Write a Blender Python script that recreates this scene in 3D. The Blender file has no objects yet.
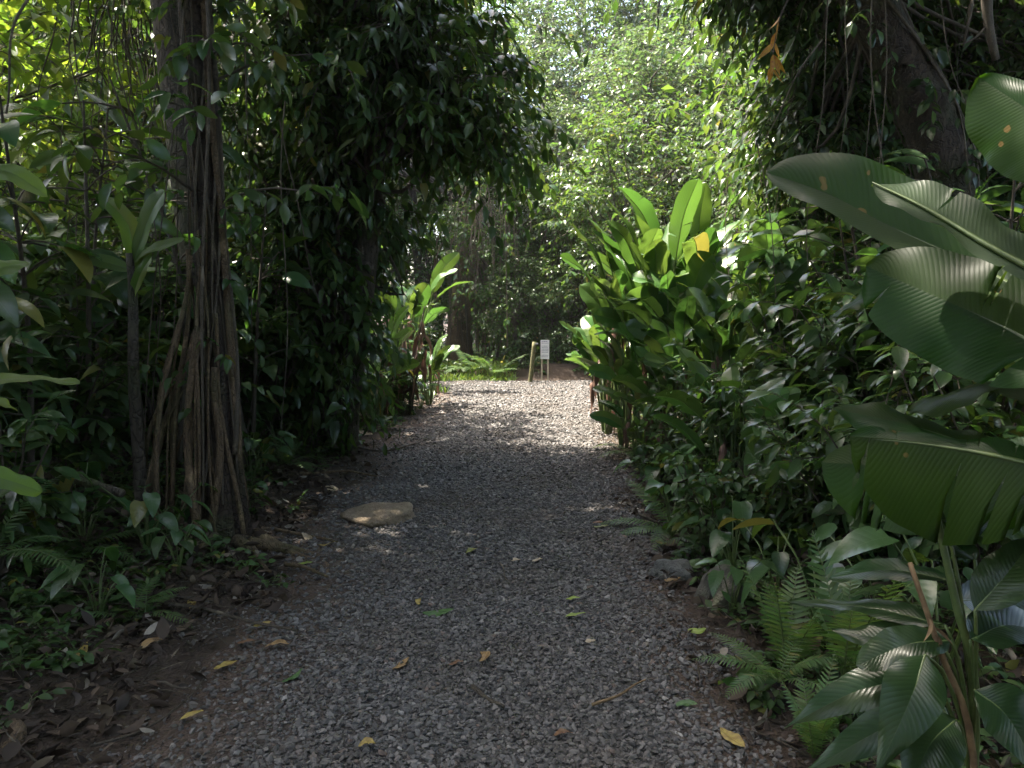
import bpy, math, random
import numpy as np
from mathutils import Vector, Matrix

SEED = 11
rng = np.random.default_rng(SEED)
random.seed(SEED)
sc = bpy.context.scene
COL = sc.collection
R = math.radians

# ------------------------------------------------------------------ camera
F = 768.0
PITCH = math.atan(74 / 768)
CAMZ = 1.6
cam = bpy.data.objects.new('camera', bpy.data.cameras.new('camera'))
COL.objects.link(cam)
cam.location = (0, 0, CAMZ)
cam.rotation_euler = (math.pi / 2 - PITCH, 0, 0)
cam.data.sensor_width = 36
cam.data.lens = 27
cam.data.clip_start = 0.05
cam.data.clip_end = 1500
sc.camera = cam


def ray(px, py):
    x = (px - 512) / F
    u = (384 - py) / F
    c, s = math.cos(PITCH), math.sin(PITCH)
    return np.array([x, c + u * s, -s + u * c])


def at(px, py, d):
    r = ray(px, py)
    return np.array([0, 0, CAMZ]) + r * (d / r[1])


def proj(p):
    c, s = math.cos(PITCH), math.sin(PITCH)
    y, z = p[1], p[2] - CAMZ
    f = y * c - z * s
    u = y * s + z * c
    return 512 + F * p[0] / f, 384 - F * u / f


# ------------------------------------------------------------------ terrain
def sm(t):
    t = np.clip(t, 0, 1)
    return t * t * (3 - 2 * t)


PY = [-6, 0, 2.7, 5.8, 9, 13.6, 15.2, 16.2, 16.9, 17.2]
PL = [-1.3, -1.3, -1.32, -1.5, -1.45, -1.4, -1.6, -1.9, -2.2, -2.0]
PR = [0.8, 0.8, 0.82, 0.98, 1.2, 1.5, 1.7, 3.2, 7.0, 9.0]


def pl(y):
    return np.interp(y, PY, PL) + 0.09 * np.sin(y * 1.9) + 0.05 * np.sin(y * 4.3 + 1)


def pr(y):
    return np.interp(y, PY, PR) + 0.05 * np.sin(y * 2.3 + 2) + 0.03 * np.sin(y * 5.1)


def bump(x, y):
    return (0.05 * np.sin(x * 1.3 + 0.7 * y) + 0.04 * np.sin(1.9 * y - 0.8 * x + 1) +
            0.025 * np.sin(3.7 * x + 2.9 * y + 2) + 0.012 * np.sin(9.1 * x - 7.3 * y))


def h(x, y):
    x = np.asarray(x, float)
    y = np.asarray(y, float)
    dl = pl(y) - x
    dr = x - pr(y)
    end = sm((y - 17.2) / 1.5)
    dl = np.maximum(dl, end * 3)
    z = 0.30 * sm(dl / 1.8) + 0.16 * sm(dr / 1.4)
    out = sm(np.maximum(dl, dr) / 0.8)
    z = z + out * bump(x, y) + 0.008 * np.sin(3 * x + 1.7 * y)
    z = z - 0.45 * sm((y - 17.3) / 5)
    return z


def ground_px(px, py):
    r = ray(px, py)
    z = 0.0
    for _ in range(6):
        t = (z - CAMZ) / r[2]
        p = np.array([0, 0, CAMZ]) + r * t
        z = float(h(p[0], p[1]))
    return p


# ------------------------------------------------------------------ mesh helpers
def unit(a):
    return a / np.maximum(np.linalg.norm(a, axis=-1, keepdims=True), 1e-9)


class Geo:
    def __init__(s):
        s.v, s.f, s.uv, s.mi, s.n = [], [], [], [], 0

    def add(s, V, Fc, UV=None, mi=0):
        V = np.asarray(V, np.float32).reshape(-1, 3)
        Fc = np.asarray(Fc, np.int64)
        s.v.append(V)
        s.f.append(Fc + s.n)
        s.mi.append(np.full(len(Fc), mi, np.int32))
        s.uv.append(np.zeros((len(V), 2), np.float32) if UV is None else np.asarray(UV, np.float32).reshape(-1, 2))
        s.n += len(V)
        return s

    def mesh(s, name, mats, smooth=True):
        me = bpy.data.meshes.new(name)
        V = np.concatenate(s.v)
        UV = np.concatenate(s.uv)
        loops = np.concatenate([f.ravel() for f in s.f])
        tot = np.concatenate([np.full(len(f), f.shape[1], np.int32) for f in s.f])
        start = np.concatenate([[0], np.cumsum(tot)[:-1]]).astype(np.int32)
        me.vertices.add(len(V))
        me.vertices.foreach_set('co', V.ravel())
        me.loops.add(len(loops))
        me.loops.foreach_set('vertex_index', loops.astype(np.int32))
        me.polygons.add(len(tot))
        me.polygons.foreach_set('loop_start', start)
        try:
            me.polygons.foreach_set('loop_total', tot)
        except Exception:
            pass
        me.polygons.foreach_set('material_index', np.concatenate(s.mi))
        me.polygons.foreach_set('use_smooth', np.full(len(tot), smooth, bool))
        uvl = me.uv_layers.new(name='UVMap')
        uvl.data.foreach_set('uv', UV[loops].ravel())
        for m in (mats if isinstance(mats, (list, tuple)) else [mats]):
            me.materials.append(m)
        me.update(calc_edges=True)
        return me

    def build(s, name, mats, parent=None, smooth=True):
        o = bpy.data.objects.new(name, s.mesh(name, mats, smooth))
        COL.objects.link(o)
        o.parent = parent
        return o


def tube_arr(pts, rad, k=6, cap=True):
    pts = np.asarray(pts, float)
    n = len(pts)
    rad = np.broadcast_to(np.asarray(rad, float), (n,))
    tan = unit(np.gradient(pts, axis=0))
    ref = np.array([0.31, 0.17, 0.94]) if abs(tan[:, 2]).mean() < 0.8 else np.array([0.94, 0.31, 0.1])
    a = unit(np.cross(tan, ref))
    b = np.cross(tan, a)
    an = np.arange(k) * 2 * math.pi / k
    V = pts[:, None] + rad[:, None, None] * (a[:, None] * np.cos(an)[None, :, None] + b[:, None] * np.sin(an)[None, :, None])
    V = V.reshape(-1, 3)
    fs = []
    i = np.arange(n - 1)[:, None] * k
    j = np.arange(k)[None]
    j2 = (j + 1) % k
    Fq = np.stack([i + j, i + j2, i + k + j2, i + k + j], -1).reshape(-1, 4)
    ll = np.concatenate([[0], np.cumsum(np.linalg.norm(np.diff(pts, axis=0), axis=1))])
    UV = np.stack([np.broadcast_to(np.arange(k) / k, (n, k)), np.broadcast_to(ll[:, None], (n, k))], -1).reshape(-1, 2)
    return V, Fq, UV


def tube(g, pts, rad, k=6, mi=0, cap=True):
    V, Fq, UV = tube_arr(pts, rad, k)
    g.add(V, Fq, UV, mi)
    if cap:
        n = len(pts)
        for ring in (np.arange(k)[::-1], np.arange(k) + (n - 1) * k):
            g.f.append((ring[None] + g.n - len(V)).astype(np.int64))
            g.mi.append(np.full(1, mi, np.int32))


def spline(cp, n):
    cp = np.asarray(cp, float)
    m = len(cp)
    P = np.vstack([2 * cp[0] - cp[1], cp, 2 * cp[-1] - cp[-2]])
    out = []
    for t in np.linspace(0, m - 1, n):
        i = min(int(t), m - 2)
        u = t - i
        a, b, c, d = P[i], P[i + 1], P[i + 2], P[i + 3]
        out.append(0.5 * ((2 * b) + (c - a) * u + (2 * a - 5 * b + 4 * c - d) * u * u + (3 * b - a - 3 * c + d) * u ** 3))
    return np.array(out)


def wob(n, amp, rg, f=3):
    t = np.linspace(0, 1, n)
    o = np.zeros((n, 3))
    for k in range(1, f + 1):
        o += np.sin(t[:, None] * k * 2.7 + rg.uniform(0, 6.3, 3)) * amp / k
    return o - o[0]


# leaf outlines: half width (0..1) along the blade
def pf_ell(t): return np.sin(np.pi * np.clip(t, 0, 1) ** 0.85) ** 0.9 + 0.02
def pf_lan(t): return np.sin(np.pi * t ** 0.7) ** 1.15 + 0.02
def pf_pad(t): return np.clip((1 - np.abs(2 * t - 1.0) ** 3.4), 0, 1) ** 0.65 * (.9 + .1 * np.sin(math.pi * t)) * (1 - 0.06 * t) + 0.012
def pf_hrt(t): return np.clip(np.sin(np.pi * np.clip(t * 0.93 + 0.07, 0, 1) ** 0.55), 0, 1) ** 0.9 + 0.02
def pf_pin(t): return np.clip(1 - t, 0, 1) ** 0.55 * np.minimum(1, 0.5 + t * 3) + 0.02


def leaf_arr(P, D, N, L, W, droop, fold, pf, ns):
    M = len(P)
    L, W, droop, fold = [np.broadcast_to(np.asarray(q, float), (M,)) for q in (L, W, droop, fold)]
    t = np.linspace(0, 1, ns + 1)
    w = pf(t)
    D = unit(D)
    N = unit(N - (N * D).sum(-1, keepdims=True) * D)
    S = np.cross(D, N)
    th = droop[:, None] * t
    dt = 1.0 / ns
    c, s_ = np.cos(th), np.sin(th)
    ax = np.concatenate([np.zeros((M, 1)), np.cumsum((c[:, 1:] + c[:, :-1]) * .5 * dt, 1)], 1)
    an = -np.concatenate([np.zeros((M, 1)), np.cumsum((s_[:, 1:] + s_[:, :-1]) * .5 * dt, 1)], 1)
    mid = P[:, None] + L[:, None, None] * (ax[..., None] * D[:, None] + an[..., None] * N[:, None])
    Nt = c[..., None] * N[:, None] + s_[..., None] * D[:, None]
    hw = (W[:, None] * w * .5)[..., None]
    cf, sf = np.cos(fold)[:, None, None], np.sin(fold)[:, None, None]
    Lf = mid + S[:, None] * hw * cf + Nt * hw * sf
    Rt = mid - S[:, None] * hw * cf + Nt * hw * sf
    V = np.stack([Lf, mid, Rt], 2).reshape(-1, 3)
    UV = np.stack(np.broadcast_arrays(np.array([0, .5, 1.])[None, None, :], t[None, :, None]), -1)
    UV = np.broadcast_to(UV, (M, ns + 1, 3, 2)).reshape(-1, 2)
    nv = (ns + 1) * 3
    s = np.arange(ns)[:, None] * 3
    pat = np.concatenate([s + np.array([[0, 3, 4, 1]]), s + np.array([[1, 4, 5, 2]])], 0)
    Fq = (np.arange(M)[:, None, None] * nv + pat[None]).reshape(-1, 4)
    return V, Fq, UV


def rnd_dir(rg, n):
    return unit(rg.normal(size=(n, 3)))


def sprays(gl, gb, O, Dr, Lt, nl, LL, ratio, rg, droop=.5, fold=.25, tdroop=.5, pf=pf_ell, ns=2, spread=.9, tw=.006, hang=0.0):
    """many leafy twigs at once: leaves alternate along each drooping twig"""
    M = len(O)
    Lt = np.broadcast_to(np.asarray(Lt, float), (M,))
    Dr = unit(Dr)
    up = np.array([0, 0, 1.])
    tt = np.linspace(0.15, 1, nl)
    td = tdroop * rg.uniform(.5, 1.5, M)
    pos = O[:, None] + Lt[:, None, None] * (tt[None, :, None] * Dr[:, None] - (td[:, None] * tt[None] ** 2 * .5)[..., None] * up)
    tdir = unit(Dr[:, None] - (td[:, None] * tt[None])[..., None] * up)
    side = unit(np.cross(tdir, up + 1e-3))
    sgn = np.where(np.arange(nl) % 2 == 0, 1., -1.)[None, :, None]
    sgn = np.where((np.arange(nl) == nl - 1)[None, :, None], 0.15 * sgn, sgn)
    D = unit(tdir * .55 + side * sgn * spread + rg.normal(size=pos.shape) * .22 - up * hang)
    N = up + rg.normal(size=pos.shape) * .35 + side * sgn * .25
    L = LL * rg.uniform(.65, 1.2, (M, nl))
    W = L * ratio * rg.uniform(.85, 1.15, (M, nl))
    dr = droop * rg.uniform(.4, 1.6, (M, nl))
    V, Fq, UV = leaf_arr(pos.reshape(-1, 3), D.reshape(-1, 3), N.reshape(-1, 3), L.ravel(), W.ravel(), dr.ravel(), fold, pf, ns)
    gl.add(V, Fq, UV)
    if gb is not None and tw > 0:
        t3 = np.array([0, .5, 1.])
        pp = O[:, None] + Lt[:, None, None] * (t3[None, :, None] * Dr[:, None] - (td[:, None] * t3[None] ** 2 * .5)[..., None] * up)
        a = unit(np.cross(Dr, up + .01))
        b = np.cross(Dr, a)
        an = np.arange(3) * 2.094
        ring = a[:, None] * np.cos(an)[None, :, None] + b[:, None] * np.sin(an)[None, :, None]
        V = pp[:, :, None] + ring[:, None] * (tw * np.array([1, .7, .25]))[None, :, None, None]
        base = np.array([[0, 1, 4, 3], [1, 2, 5, 4], [2, 0, 3, 5], [3, 4, 7, 6], [4, 5, 8, 7], [5, 3, 6, 8]])
        gb.add(V.reshape(-1, 3), (np.arange(M)[:, None, None] * 9 + base[None]).reshape(-1, 4))


# ------------------------------------------------------------------ materials
class NT:
    def __init__(s, name):
        s.m = bpy.data.materials.new(name)
        s.m.use_nodes = True
        s.t = s.m.node_tree
        s.t.nodes.clear()
        s.out = s.n('ShaderNodeOutputMaterial')

    def n(s, typ, **kw):
        nd = s.t.nodes.new(typ)
        for k, v in kw.items():
            if k.startswith('_'):
                setattr(nd, k[1:], v)
            else:
                key = int(k[1:]) if k[0] == 'i' and k[1:].isdigit() else k.replace('__', ' ')
                if hasattr(v, 'is_output'):
                    s.t.links.new(v, nd.inputs[key])
                else:
                    nd.inputs[key].default_value = v
        return nd

    def math(s, op, a, b=None, c=None, clamp=False):
        nd = s.n('ShaderNodeMath', _operation=op, _use_clamp=clamp)
        for i, q in enumerate((a, b, c)):
            if q is None:
                continue
            if hasattr(q, 'is_output'):
                s.t.links.new(q, nd.inputs[i])
            else:
                nd.inputs[i].default_value = q
        return nd.outputs[0]

    def mix(s, f, a, b, mode='MIX'):
        nd = s.n('ShaderNodeMix', _data_type='RGBA', _blend_type=mode)
        for i, q in ((0, f), (6, a), (7, b)):
            if hasattr(q, 'is_output'):
                s.t.links.new(q, nd.inputs[i])
            else:
                nd.inputs[i].default_value = q if i == 0 else (*q, 1)
        return nd.outputs[2]

    def ramp(s, f, stops, interp='LINEAR'):
        nd = s.n('ShaderNodeValToRGB', Fac=f)
        cr = nd.color_ramp
        cr.interpolation = interp
        while len(cr.elements) < len(stops):
            cr.elements.new(.5)
        for e, (p, c) in zip(cr.elements, stops):
            e.position = p
            e.color = (*c, 1)
        return nd.outputs[0]

    def surf(s, sh):
        s.t.links.new(sh, s.out.inputs[0])
        return s.m


def leaf_mat(name, col, tr, rough=.4, ior=1.45, fac=.35, var=.35, yellow=.05, vein=0.0, vk=14, back=None, spots=0.0):
    t = NT(name)
    geo = t.n('ShaderNodeNewGeometry')
    oi = t.n('ShaderNodeObjectInfo')
    r1 = geo.outputs['Random Per Island']
    r2 = t.math('FRACT', t.math('ADD', t.math('MULTIPLY', r1, 17.3), oi.outputs['Random']))
    val = t.math('ADD', t.math('MULTIPLY', r1, 2 * var), 1 - var)
    hue = t.math('ADD', t.math('MULTIPLY', r2, .05), .475)
    hs = t.n('ShaderNodeHueSaturation', Hue=hue, Saturation=1.0, Value=val, Color=(*col, 1)).outputs[0]
    ht = t.n('ShaderNodeHueSaturation', Hue=hue, Saturation=1.0, Value=val, Color=(*tr, 1)).outputs[0]
    if yellow > 0:
        yf = t.math('GREATER_THAN', r2, 1 - yellow)
        hs = t.mix(yf, hs, (.17, .165, .04))
        ht = t.mix(yf, ht, (.27, .24, .04))
    tc = t.n('ShaderNodeTexCoord')
    nz = t.n('ShaderNodeTexNoise', Vector=tc.outputs['Object'], Scale=9.0, Detail=3.0)
    hs = t.mix(t.math('MULTIPLY', nz.outputs[0], .35), hs, (col[0] * .5, col[1] * .55, col[2] * .5))
    bsdf_kw = {}
    if vein > 0:
        uv = t.n('ShaderNodeSeparateXYZ', Vector=t.n('ShaderNodeUVMap').outputs[0])
        au = t.math('ABSOLUTE', t.math('SUBTRACT', uv.outputs[0], .5))
        ph = t.math('SUBTRACT', t.math('MULTIPLY', uv.outputs[1], vk), t.math('MULTIPLY', au, vk * .28))
        st = t.math('ABSOLUTE', t.math('SINE', t.math('MULTIPLY', ph, math.pi)))
        ln = t.math('POWER', t.math('SUBTRACT', 1.0, st), 5.0)
        mr = t.math('LESS_THAN', au, .014)
        vv = t.math('MAXIMUM', t.math('MULTIPLY', ln, .45), mr)
        hs = t.mix(t.math('MULTIPLY', vv, vein), hs, (col[0] * 1.9 + .03, col[1] * 1.6 + .03, col[2] * 1.8 + .015))
        ht = t.mix(t.math('MULTIPLY', vv, vein), ht, (tr[0] * 1.2, tr[1] * 1.15, tr[2] * 1.3))
        hgt = t.math('ADD', t.math('MULTIPLY', st, .6), t.math('MULTIPLY', mr, -1.0))
        bp = t.n('ShaderNodeBump', Strength=.16, Distance=.004, Height=hgt)
        bsdf_kw['Normal'] = bp.outputs[0]
    if spots > 0:
        n2 = t.n('ShaderNodeTexNoise', Vector=tc.outputs['Object'], Scale=14.0, Detail=2.0)
        sf = t.math('GREATER_THAN', n2.outputs[0], 1 - spots)
        hs = t.mix(sf, hs, (.16, .10, .04))
    if back:
        hs = t.mix(geo.outputs['Backfacing'], hs, back)
    b = t.n('ShaderNodeBsdfPrincipled', Base__Color=hs, Roughness=rough, IOR=ior, **bsdf_kw)
    tl = t.n('ShaderNodeBsdfTranslucent', Color=ht, **bsdf_kw)
    mx = t.n('ShaderNodeMixShader', i0=fac, i1=b.outputs[0], i2=tl.outputs[0])
    return t.surf(mx.outputs[0])


def bark_mat(name, c1, c2, sc_=6.0, stretch=.15, bumpd=.02, moss=0.0):
    t = NT(name)
    tc = t.n('ShaderNodeTexCoord')
    geo = t.n('ShaderNodeNewGeometry')
    mp = t.n('ShaderNodeMapping', Vector=tc.outputs['Object'], Scale=(1, 1, stretch))
    n1 = t.n('ShaderNodeTexNoise', Vector=mp.outputs[0], Scale=sc_ * 3, Detail=7.0, Roughness=.7, Distortion=.6)
    n2 = t.n('ShaderNodeTexNoise', Vector=tc.outputs['Object'], Scale=sc_ * .5, Detail=4.0)
    vo = t.n('ShaderNodeTexVoronoi', _feature='DISTANCE_TO_EDGE', Vector=t.n('ShaderNodeVectorMath', _operation='ADD', i0=mp.outputs[0], i1=t.n('ShaderNodeVectorMath', _operation='SCALE', i0=n2.outputs[1], Scale=.5).outputs[0]).outputs[0], Scale=sc_ * 2.6)
    c = t.ramp(n1.outputs[0], [(.32, c1), (.66, c2)])
    c = t.mix(t.math('MULTIPLY', n2.outputs[0], .7), c, tuple(q * .5 for q in c1))
    ck = t.math('LESS_THAN', vo.outputs[0], .03)
    c = t.mix(t.math('MULTIPLY', ck, .75), c, tuple(q * .35 for q in c1))
    n4 = t.n('ShaderNodeTexNoise', Vector=tc.outputs['Object'], Scale=4.5, Detail=6.0, Roughness=.7)
    c = t.mix(t.ramp(n4.outputs[0], [(.58, (0, 0, 0)), (.66, (.55,) * 3)]), c, tuple(q * 1.7 + .02 for q in c2))
    if moss:
        n3 = t.n('ShaderNodeTexNoise', Vector=tc.outputs['Object'], Scale=2.3, Detail=5.0)
        c = t.mix(t.ramp(n3.outputs[0], [(.5, (0, 0, 0)), (.62, (moss,) * 3)]), c, (.06, .075, .025))
    hg = t.math('ADD', n1.outputs[0], t.math('MULTIPLY', t.math('MINIMUM', vo.outputs[0], .12), 4.0))
    bp = t.n('ShaderNodeBump', Strength=1.0, Distance=bumpd, Height=hg)
    bb = t.n('ShaderNodeBsdfPrincipled', Base__Color=c, Roughness=.85, Normal=bp.outputs[0])
    return t.surf(bb.outputs[0])


def litter_mat(name, stops, fac=.15, rough=.7):
    t = NT(name)
    geo = t.n('ShaderNodeNewGeometry')
    tc = t.n('ShaderNodeTexCoord')
    c = t.ramp(geo.outputs['Random Per Island'], stops)
    nz = t.n('ShaderNodeTexNoise', Vector=tc.outputs['Object'], Scale=40.0, Detail=3.0)
    c = t.mix(t.math('MULTIPLY', nz.outputs[0], .7), c, tuple(q * .45 for q in stops[0][1]))
    b = t.n('ShaderNodeBsdfPrincipled', Base__Color=c, Roughness=rough)
    tl = t.n('ShaderNodeBsdfTranslucent', Color=c)
    return t.surf(t.n('ShaderNodeMixShader', i0=fac, i1=b.outputs[0], i2=tl.outputs[0]).outputs[0])


def flat_leaf_mat(name, col, col2, fac=.2):
    t = NT(name)
    tc = t.n('ShaderNodeTexCoord')
    nz = t.n('ShaderNodeTexNoise', Vector=tc.outputs['Object'], Scale=45.0, Detail=4.0)
    c = t.ramp(nz.outputs[0], [(.42, col), (.68, col2)])
    uv = t.n('ShaderNodeSeparateXYZ', Vector=t.n('ShaderNodeUVMap').outputs[0])
    au = t.math('ABSOLUTE', t.math('SUBTRACT', uv.outputs[0], .5))
    c = t.mix(t.math('MULTIPLY', t.math('LESS_THAN', au, .03), .5), c, tuple(min(1, q * 1.5) for q in col))
    b = t.n('ShaderNodeBsdfPrincipled', Base__Color=c, Roughness=.5)
    tl = t.n('ShaderNodeBsdfTranslucent', Color=c)
    return t.surf(t.n('ShaderNodeMixShader', i0=fac, i1=b.outputs[0], i2=tl.outputs[0]).outputs[0])


def plain_mat(name, c1, c2, scale=20., rough=.7, bd=.004):
    t = NT(name)
    tc = t.n('ShaderNodeTexCoord')
    nz = t.n('ShaderNodeTexNoise', Vector=tc.outputs['Object'], Scale=scale, Detail=6.0, Roughness=.6)
    c = t.ramp(nz.outputs[0], [(.35, c1), (.68, c2)])
    bp = t.n('ShaderNodeBump', Strength=.7, Distance=bd, Height=nz.outputs[0])
    b = t.n('ShaderNodeBsdfPrincipled', Base__Color=c, Roughness=rough, Normal=bp.outputs[0])
    return t.surf(b.outputs[0])


def soil_mat():
    t = NT('forest_soil')
    tc = t.n('ShaderNodeTexCoord')
    p = tc.outputs['Object']
    n1 = t.n('ShaderNodeTexNoise', Vector=p, Scale=3.0, Detail=8.0, Roughness=.7)
    n2 = t.n('ShaderNodeTexNoise', Vector=p, Scale=45.0, Detail=5.0, Roughness=.7)
    v = t.n('ShaderNodeTexVoronoi', Vector=p, Scale=60.0)
    c = t.ramp(n1.outputs[0], [(.3, (.038, .025, .017)), (.55, (.082, .053, .036)), (.75, (.12, .083, .058))])
    c = t.mix(t.math('MULTIPLY', n2.outputs[0], .7), c, (.02, .015, .011))
    hsum = t.math('ADD', n2.outputs[0], t.math('MULTIPLY', v.outputs[0], .6))
    bp = t.n('ShaderNodeBump', Strength=.9, Distance=.025, Height=hsum)
    return t.surf(t.n('ShaderNodeBsdfPrincipled', Base__Color=c, Roughness=.95, Normal=bp.outputs[0]).outputs[0])


def gravel_bed_mat():
    t = NT('gravel_bed')
    tc = t.n('ShaderNodeTexCoord')
    p = tc.outputs['Object']
    nw = t.n('ShaderNodeTexNoise', Vector=p, Scale=30.0, Detail=2.0)
    pv = t.n('ShaderNodeVectorMath', _operation='ADD', i0=p,
             i1=t.n('ShaderNodeVectorMath', _operation='SCALE', i0=nw.outputs[1], Scale=.02).outputs[0]).outputs[0]
    v = t.n('ShaderNodeTexVoronoi', Vector=pv, Scale=46.0)
    sp = t.n('ShaderNodeSeparateColor', Color=v.outputs['Color'])
    c = t.ramp(sp.outputs[0], [(0, (.018, .017, .016)), (.5, (.05, .047, .045)), (.85, (.10, .094, .09)), (1, (.2, .18, .17))])
    n1 = t.n('ShaderNodeTexNoise', Vector=p, Scale=1.4, Detail=6.0, Roughness=.65)
    n9 = t.n('ShaderNodeTexNoise', Vector=p, Scale=9.0, Detail=6.0, Roughness=.7)
    uv = t.n('ShaderNodeSeparateXYZ', Vector=t.n('ShaderNodeUVMap').outputs[0])
    c = t.mix(t.ramp(n1.outputs[0], [(.45, (0, 0, 0)), (.7, (.55, .55, .55))]), c, (.045, .032, .023))
    # trodden soil takes over from the gravel towards the verges
    ed = t.math('ADD', t.math('DIVIDE', t.math('MINIMUM', uv.outputs[0], t.math('MULTIPLY', uv.outputs[1], 2.2)), .95), t.math('MULTIPLY', t.math('SUBTRACT', n9.outputs[0], .5), 1.6))
    c = t.mix(t.ramp(ed, [(.15, (1, 1, 1)), (.85, (0, 0, 0))]), c, t.ramp(n9.outputs[0], [(.3, (.035, .022, .015)), (.7, (.10, .062, .042))]))
    dk = t.math('MULTIPLY', t.math('POWER', v.outputs[0], 2.0), 2.2, clamp=True)
    hg = t.math('SUBTRACT', 1.0, t.math('MULTIPLY', v.outputs[0], 1.0))
    bp = t.n('ShaderNodeBump', Strength=1.0, Distance=.02, Height=t.math('ADD', hg, t.math('MULTIPLY', sp.outputs[1], .5)))
    return t.surf(t.n('ShaderNodeBsdfPrincipled', Base__Color=c, Roughness=.75, Normal=bp.outputs[0]).outputs[0])


def stone_mat():
    t = NT('gravel_stone')
    geo = t.n('ShaderNodeNewGeometry')
    tc = t.n('ShaderNodeTexCoord')
    c = t.ramp(geo.outputs['Random Per Island'], [(0, (.040, .037, .036)), (.35, (.090, .084, .081)), (.75, (.155, .145, .139)), (.93, (.23, .21, .20)), (.965, (.16, .10, .075)), (1, (.38, .36, .34))])
    nz = t.n('ShaderNodeTexNoise', Vector=tc.outputs['Object'], Scale=120.0, Detail=3.0)
    c = t.mix(t.math('MULTIPLY', nz.outputs[0], .6), c, (.06, .056, .056))
    n5 = t.n('ShaderNodeTexNoise', Vector=tc.outputs['Object'], Scale=1.1, Detail=5.0, Roughness=.6)
    c = t.mix(t.ramp(n5.outputs[0], [(.46, (0, 0, 0)), (.68, (.6, .6, .6))]), c, (.075, .055, .04))
    return t.surf(t.n('ShaderNodeBsdfPrincipled', Base__Color=c, Roughness=.62).outputs[0])


M = {}
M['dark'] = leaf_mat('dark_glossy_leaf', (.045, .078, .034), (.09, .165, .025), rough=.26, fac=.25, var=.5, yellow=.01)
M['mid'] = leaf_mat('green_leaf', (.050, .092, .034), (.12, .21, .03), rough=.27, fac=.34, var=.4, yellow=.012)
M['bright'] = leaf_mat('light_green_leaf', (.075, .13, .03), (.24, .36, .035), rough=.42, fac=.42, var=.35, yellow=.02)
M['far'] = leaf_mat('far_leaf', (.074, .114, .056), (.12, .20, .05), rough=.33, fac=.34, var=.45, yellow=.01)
M['understory'] = leaf_mat('understory_leaf', (.050, .092, .036), (.11, .21, .03), rough=.24, fac=.3, var=.4, yellow=.02, vein=.35, vk=9)
M['heart'] = leaf_mat('aroid_leaf', (.042, .086, .034), (.11, .21, .025), rough=.24, fac=.28, var=.35, yellow=.04, vein=.5, vk=8)
M['paddle'] = leaf_mat('wild_plantain_leaf', (.052, .105, .030), (.11, .21, .03), rough=.23, fac=.28, var=.4, yellow=.01, vein=.45, vk=26, spots=.24)
M['banana'] = leaf_mat('banana_leaf', (.014, .036, .010), (.07, .16, .008), rough=.38, ior=1.3, fac=.48, var=.12, yellow=0, vein=.15, vk=44, back=(.052, .076, .045), spots=.3)
M['ginger'] = leaf_mat('ginger_leaf', (.020, .046, .016), (.06, .13, .014), rough=.28, fac=.25, var=.25, yellow=0, vein=.3, vk=22, back=(.06, .095, .05))
M['fern'] = leaf_mat('fern_leaf', (.07, .128, .042), (.16, .27, .045), rough=.45, fac=.35, var=.2, yellow=.01)
M['ground_cover'] = leaf_mat('ground_cover_leaf', (.045, .09, .028), (.13, .24, .03), rough=.45, fac=.32, var=.4, yellow=.03)
M['grass'] = leaf_mat('grass_blade', (.09, .15, .04), (.24, .36, .05), rough=.5, fac=.35, var=.3, yellow=.05)
M['bark'] = bark_mat('tree_bark', (.035, .028, .022), (.13, .105, .08), moss=.5)
M['vine_bark'] = bark_mat('vine_covered_bark', (.022, .014, .009), (.080, .052, .033), sc_=7, stretch=.08, bumpd=.03, moss=.35)
M['root'] = bark_mat('root_bark', (.085, .055, .032), (.24, .16, .09), sc_=10, stretch=.2, bumpd=.012, moss=.4)
M['twig'] = bark_mat('twig_bark', (.045, .034, .024), (.12, .095, .065), sc_=14, stretch=.4, bumpd=.004)
M['liana'] = bark_mat('liana_bark', (.06, .047, .034), (.17, .135, .095), sc_=14, stretch=.3, bumpd=.004)
M['green_stem'] = plain_mat('green_stem', (.05, .085, .025), (.10, .14, .04), 18, .45)
M['dead_stalk'] = plain_mat('dead_stalk', (.12, .075, .04), (.26, .17, .09), 25, .8)
M['log'] = bark_mat('rotting_log', (.045, .034, .025), (.15, .115, .08), moss=.8)
M['soil'] = soil_mat()
M['gravel_bed'] = gravel_bed_mat()
M['stone'] = stone_mat()
M['litter'] = litter_mat('dead_leaf_litter', [(0, (.022, .014, .010)), (.45, (.055, .034, .022)), (.78, (.11, .07, .045)), (.93, (.19, .14, .095)), (1, (.42, .38, .33))])
M['dead'] = litter_mat('hanging_dead_leaf', [(0, (.10, .05, .035)), (.5, (.22, .115, .085)), (1, (.30, .20, .14))], fac=.25)
def rock_mat(name, c1, c2, stain):
    t = NT(name)
    p = t.n('ShaderNodeTexCoord').outputs['Object']
    n1 = t.n('ShaderNodeTexNoise', Vector=p, Scale=9.0, Detail=9.0, Roughness=.7)
    n2 = t.n('ShaderNodeTexNoise', Vector=p, Scale=4.0, Detail=5.0, Distortion=.8)
    n3 = t.n('ShaderNodeTexNoise', Vector=p, Scale=70.0, Detail=4.0)
    c = t.ramp(n1.outputs[0], [(.32, c1), (.68, c2)])
    c = t.mix(t.ramp(n2.outputs[0], [(.48, (0, 0, 0)), (.6, (.75,) * 3)]), c, stain)
    c = t.mix(t.math('MULTIPLY', t.math('GREATER_THAN', n3.outputs[0], .6), .5), c, tuple(q * .4 for q in c1))
    hg = t.math('ADD', n1.outputs[0], t.math('MULTIPLY', n3.outputs[0], .25))
    bp = t.n('ShaderNodeBump', Strength=1.0, Distance=.035, Height=hg)
    return t.surf(t.n('ShaderNodeBsdfPrincipled', Base__Color=c, Roughness=.9, Normal=bp.outputs[0]).outputs[0])


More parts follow.
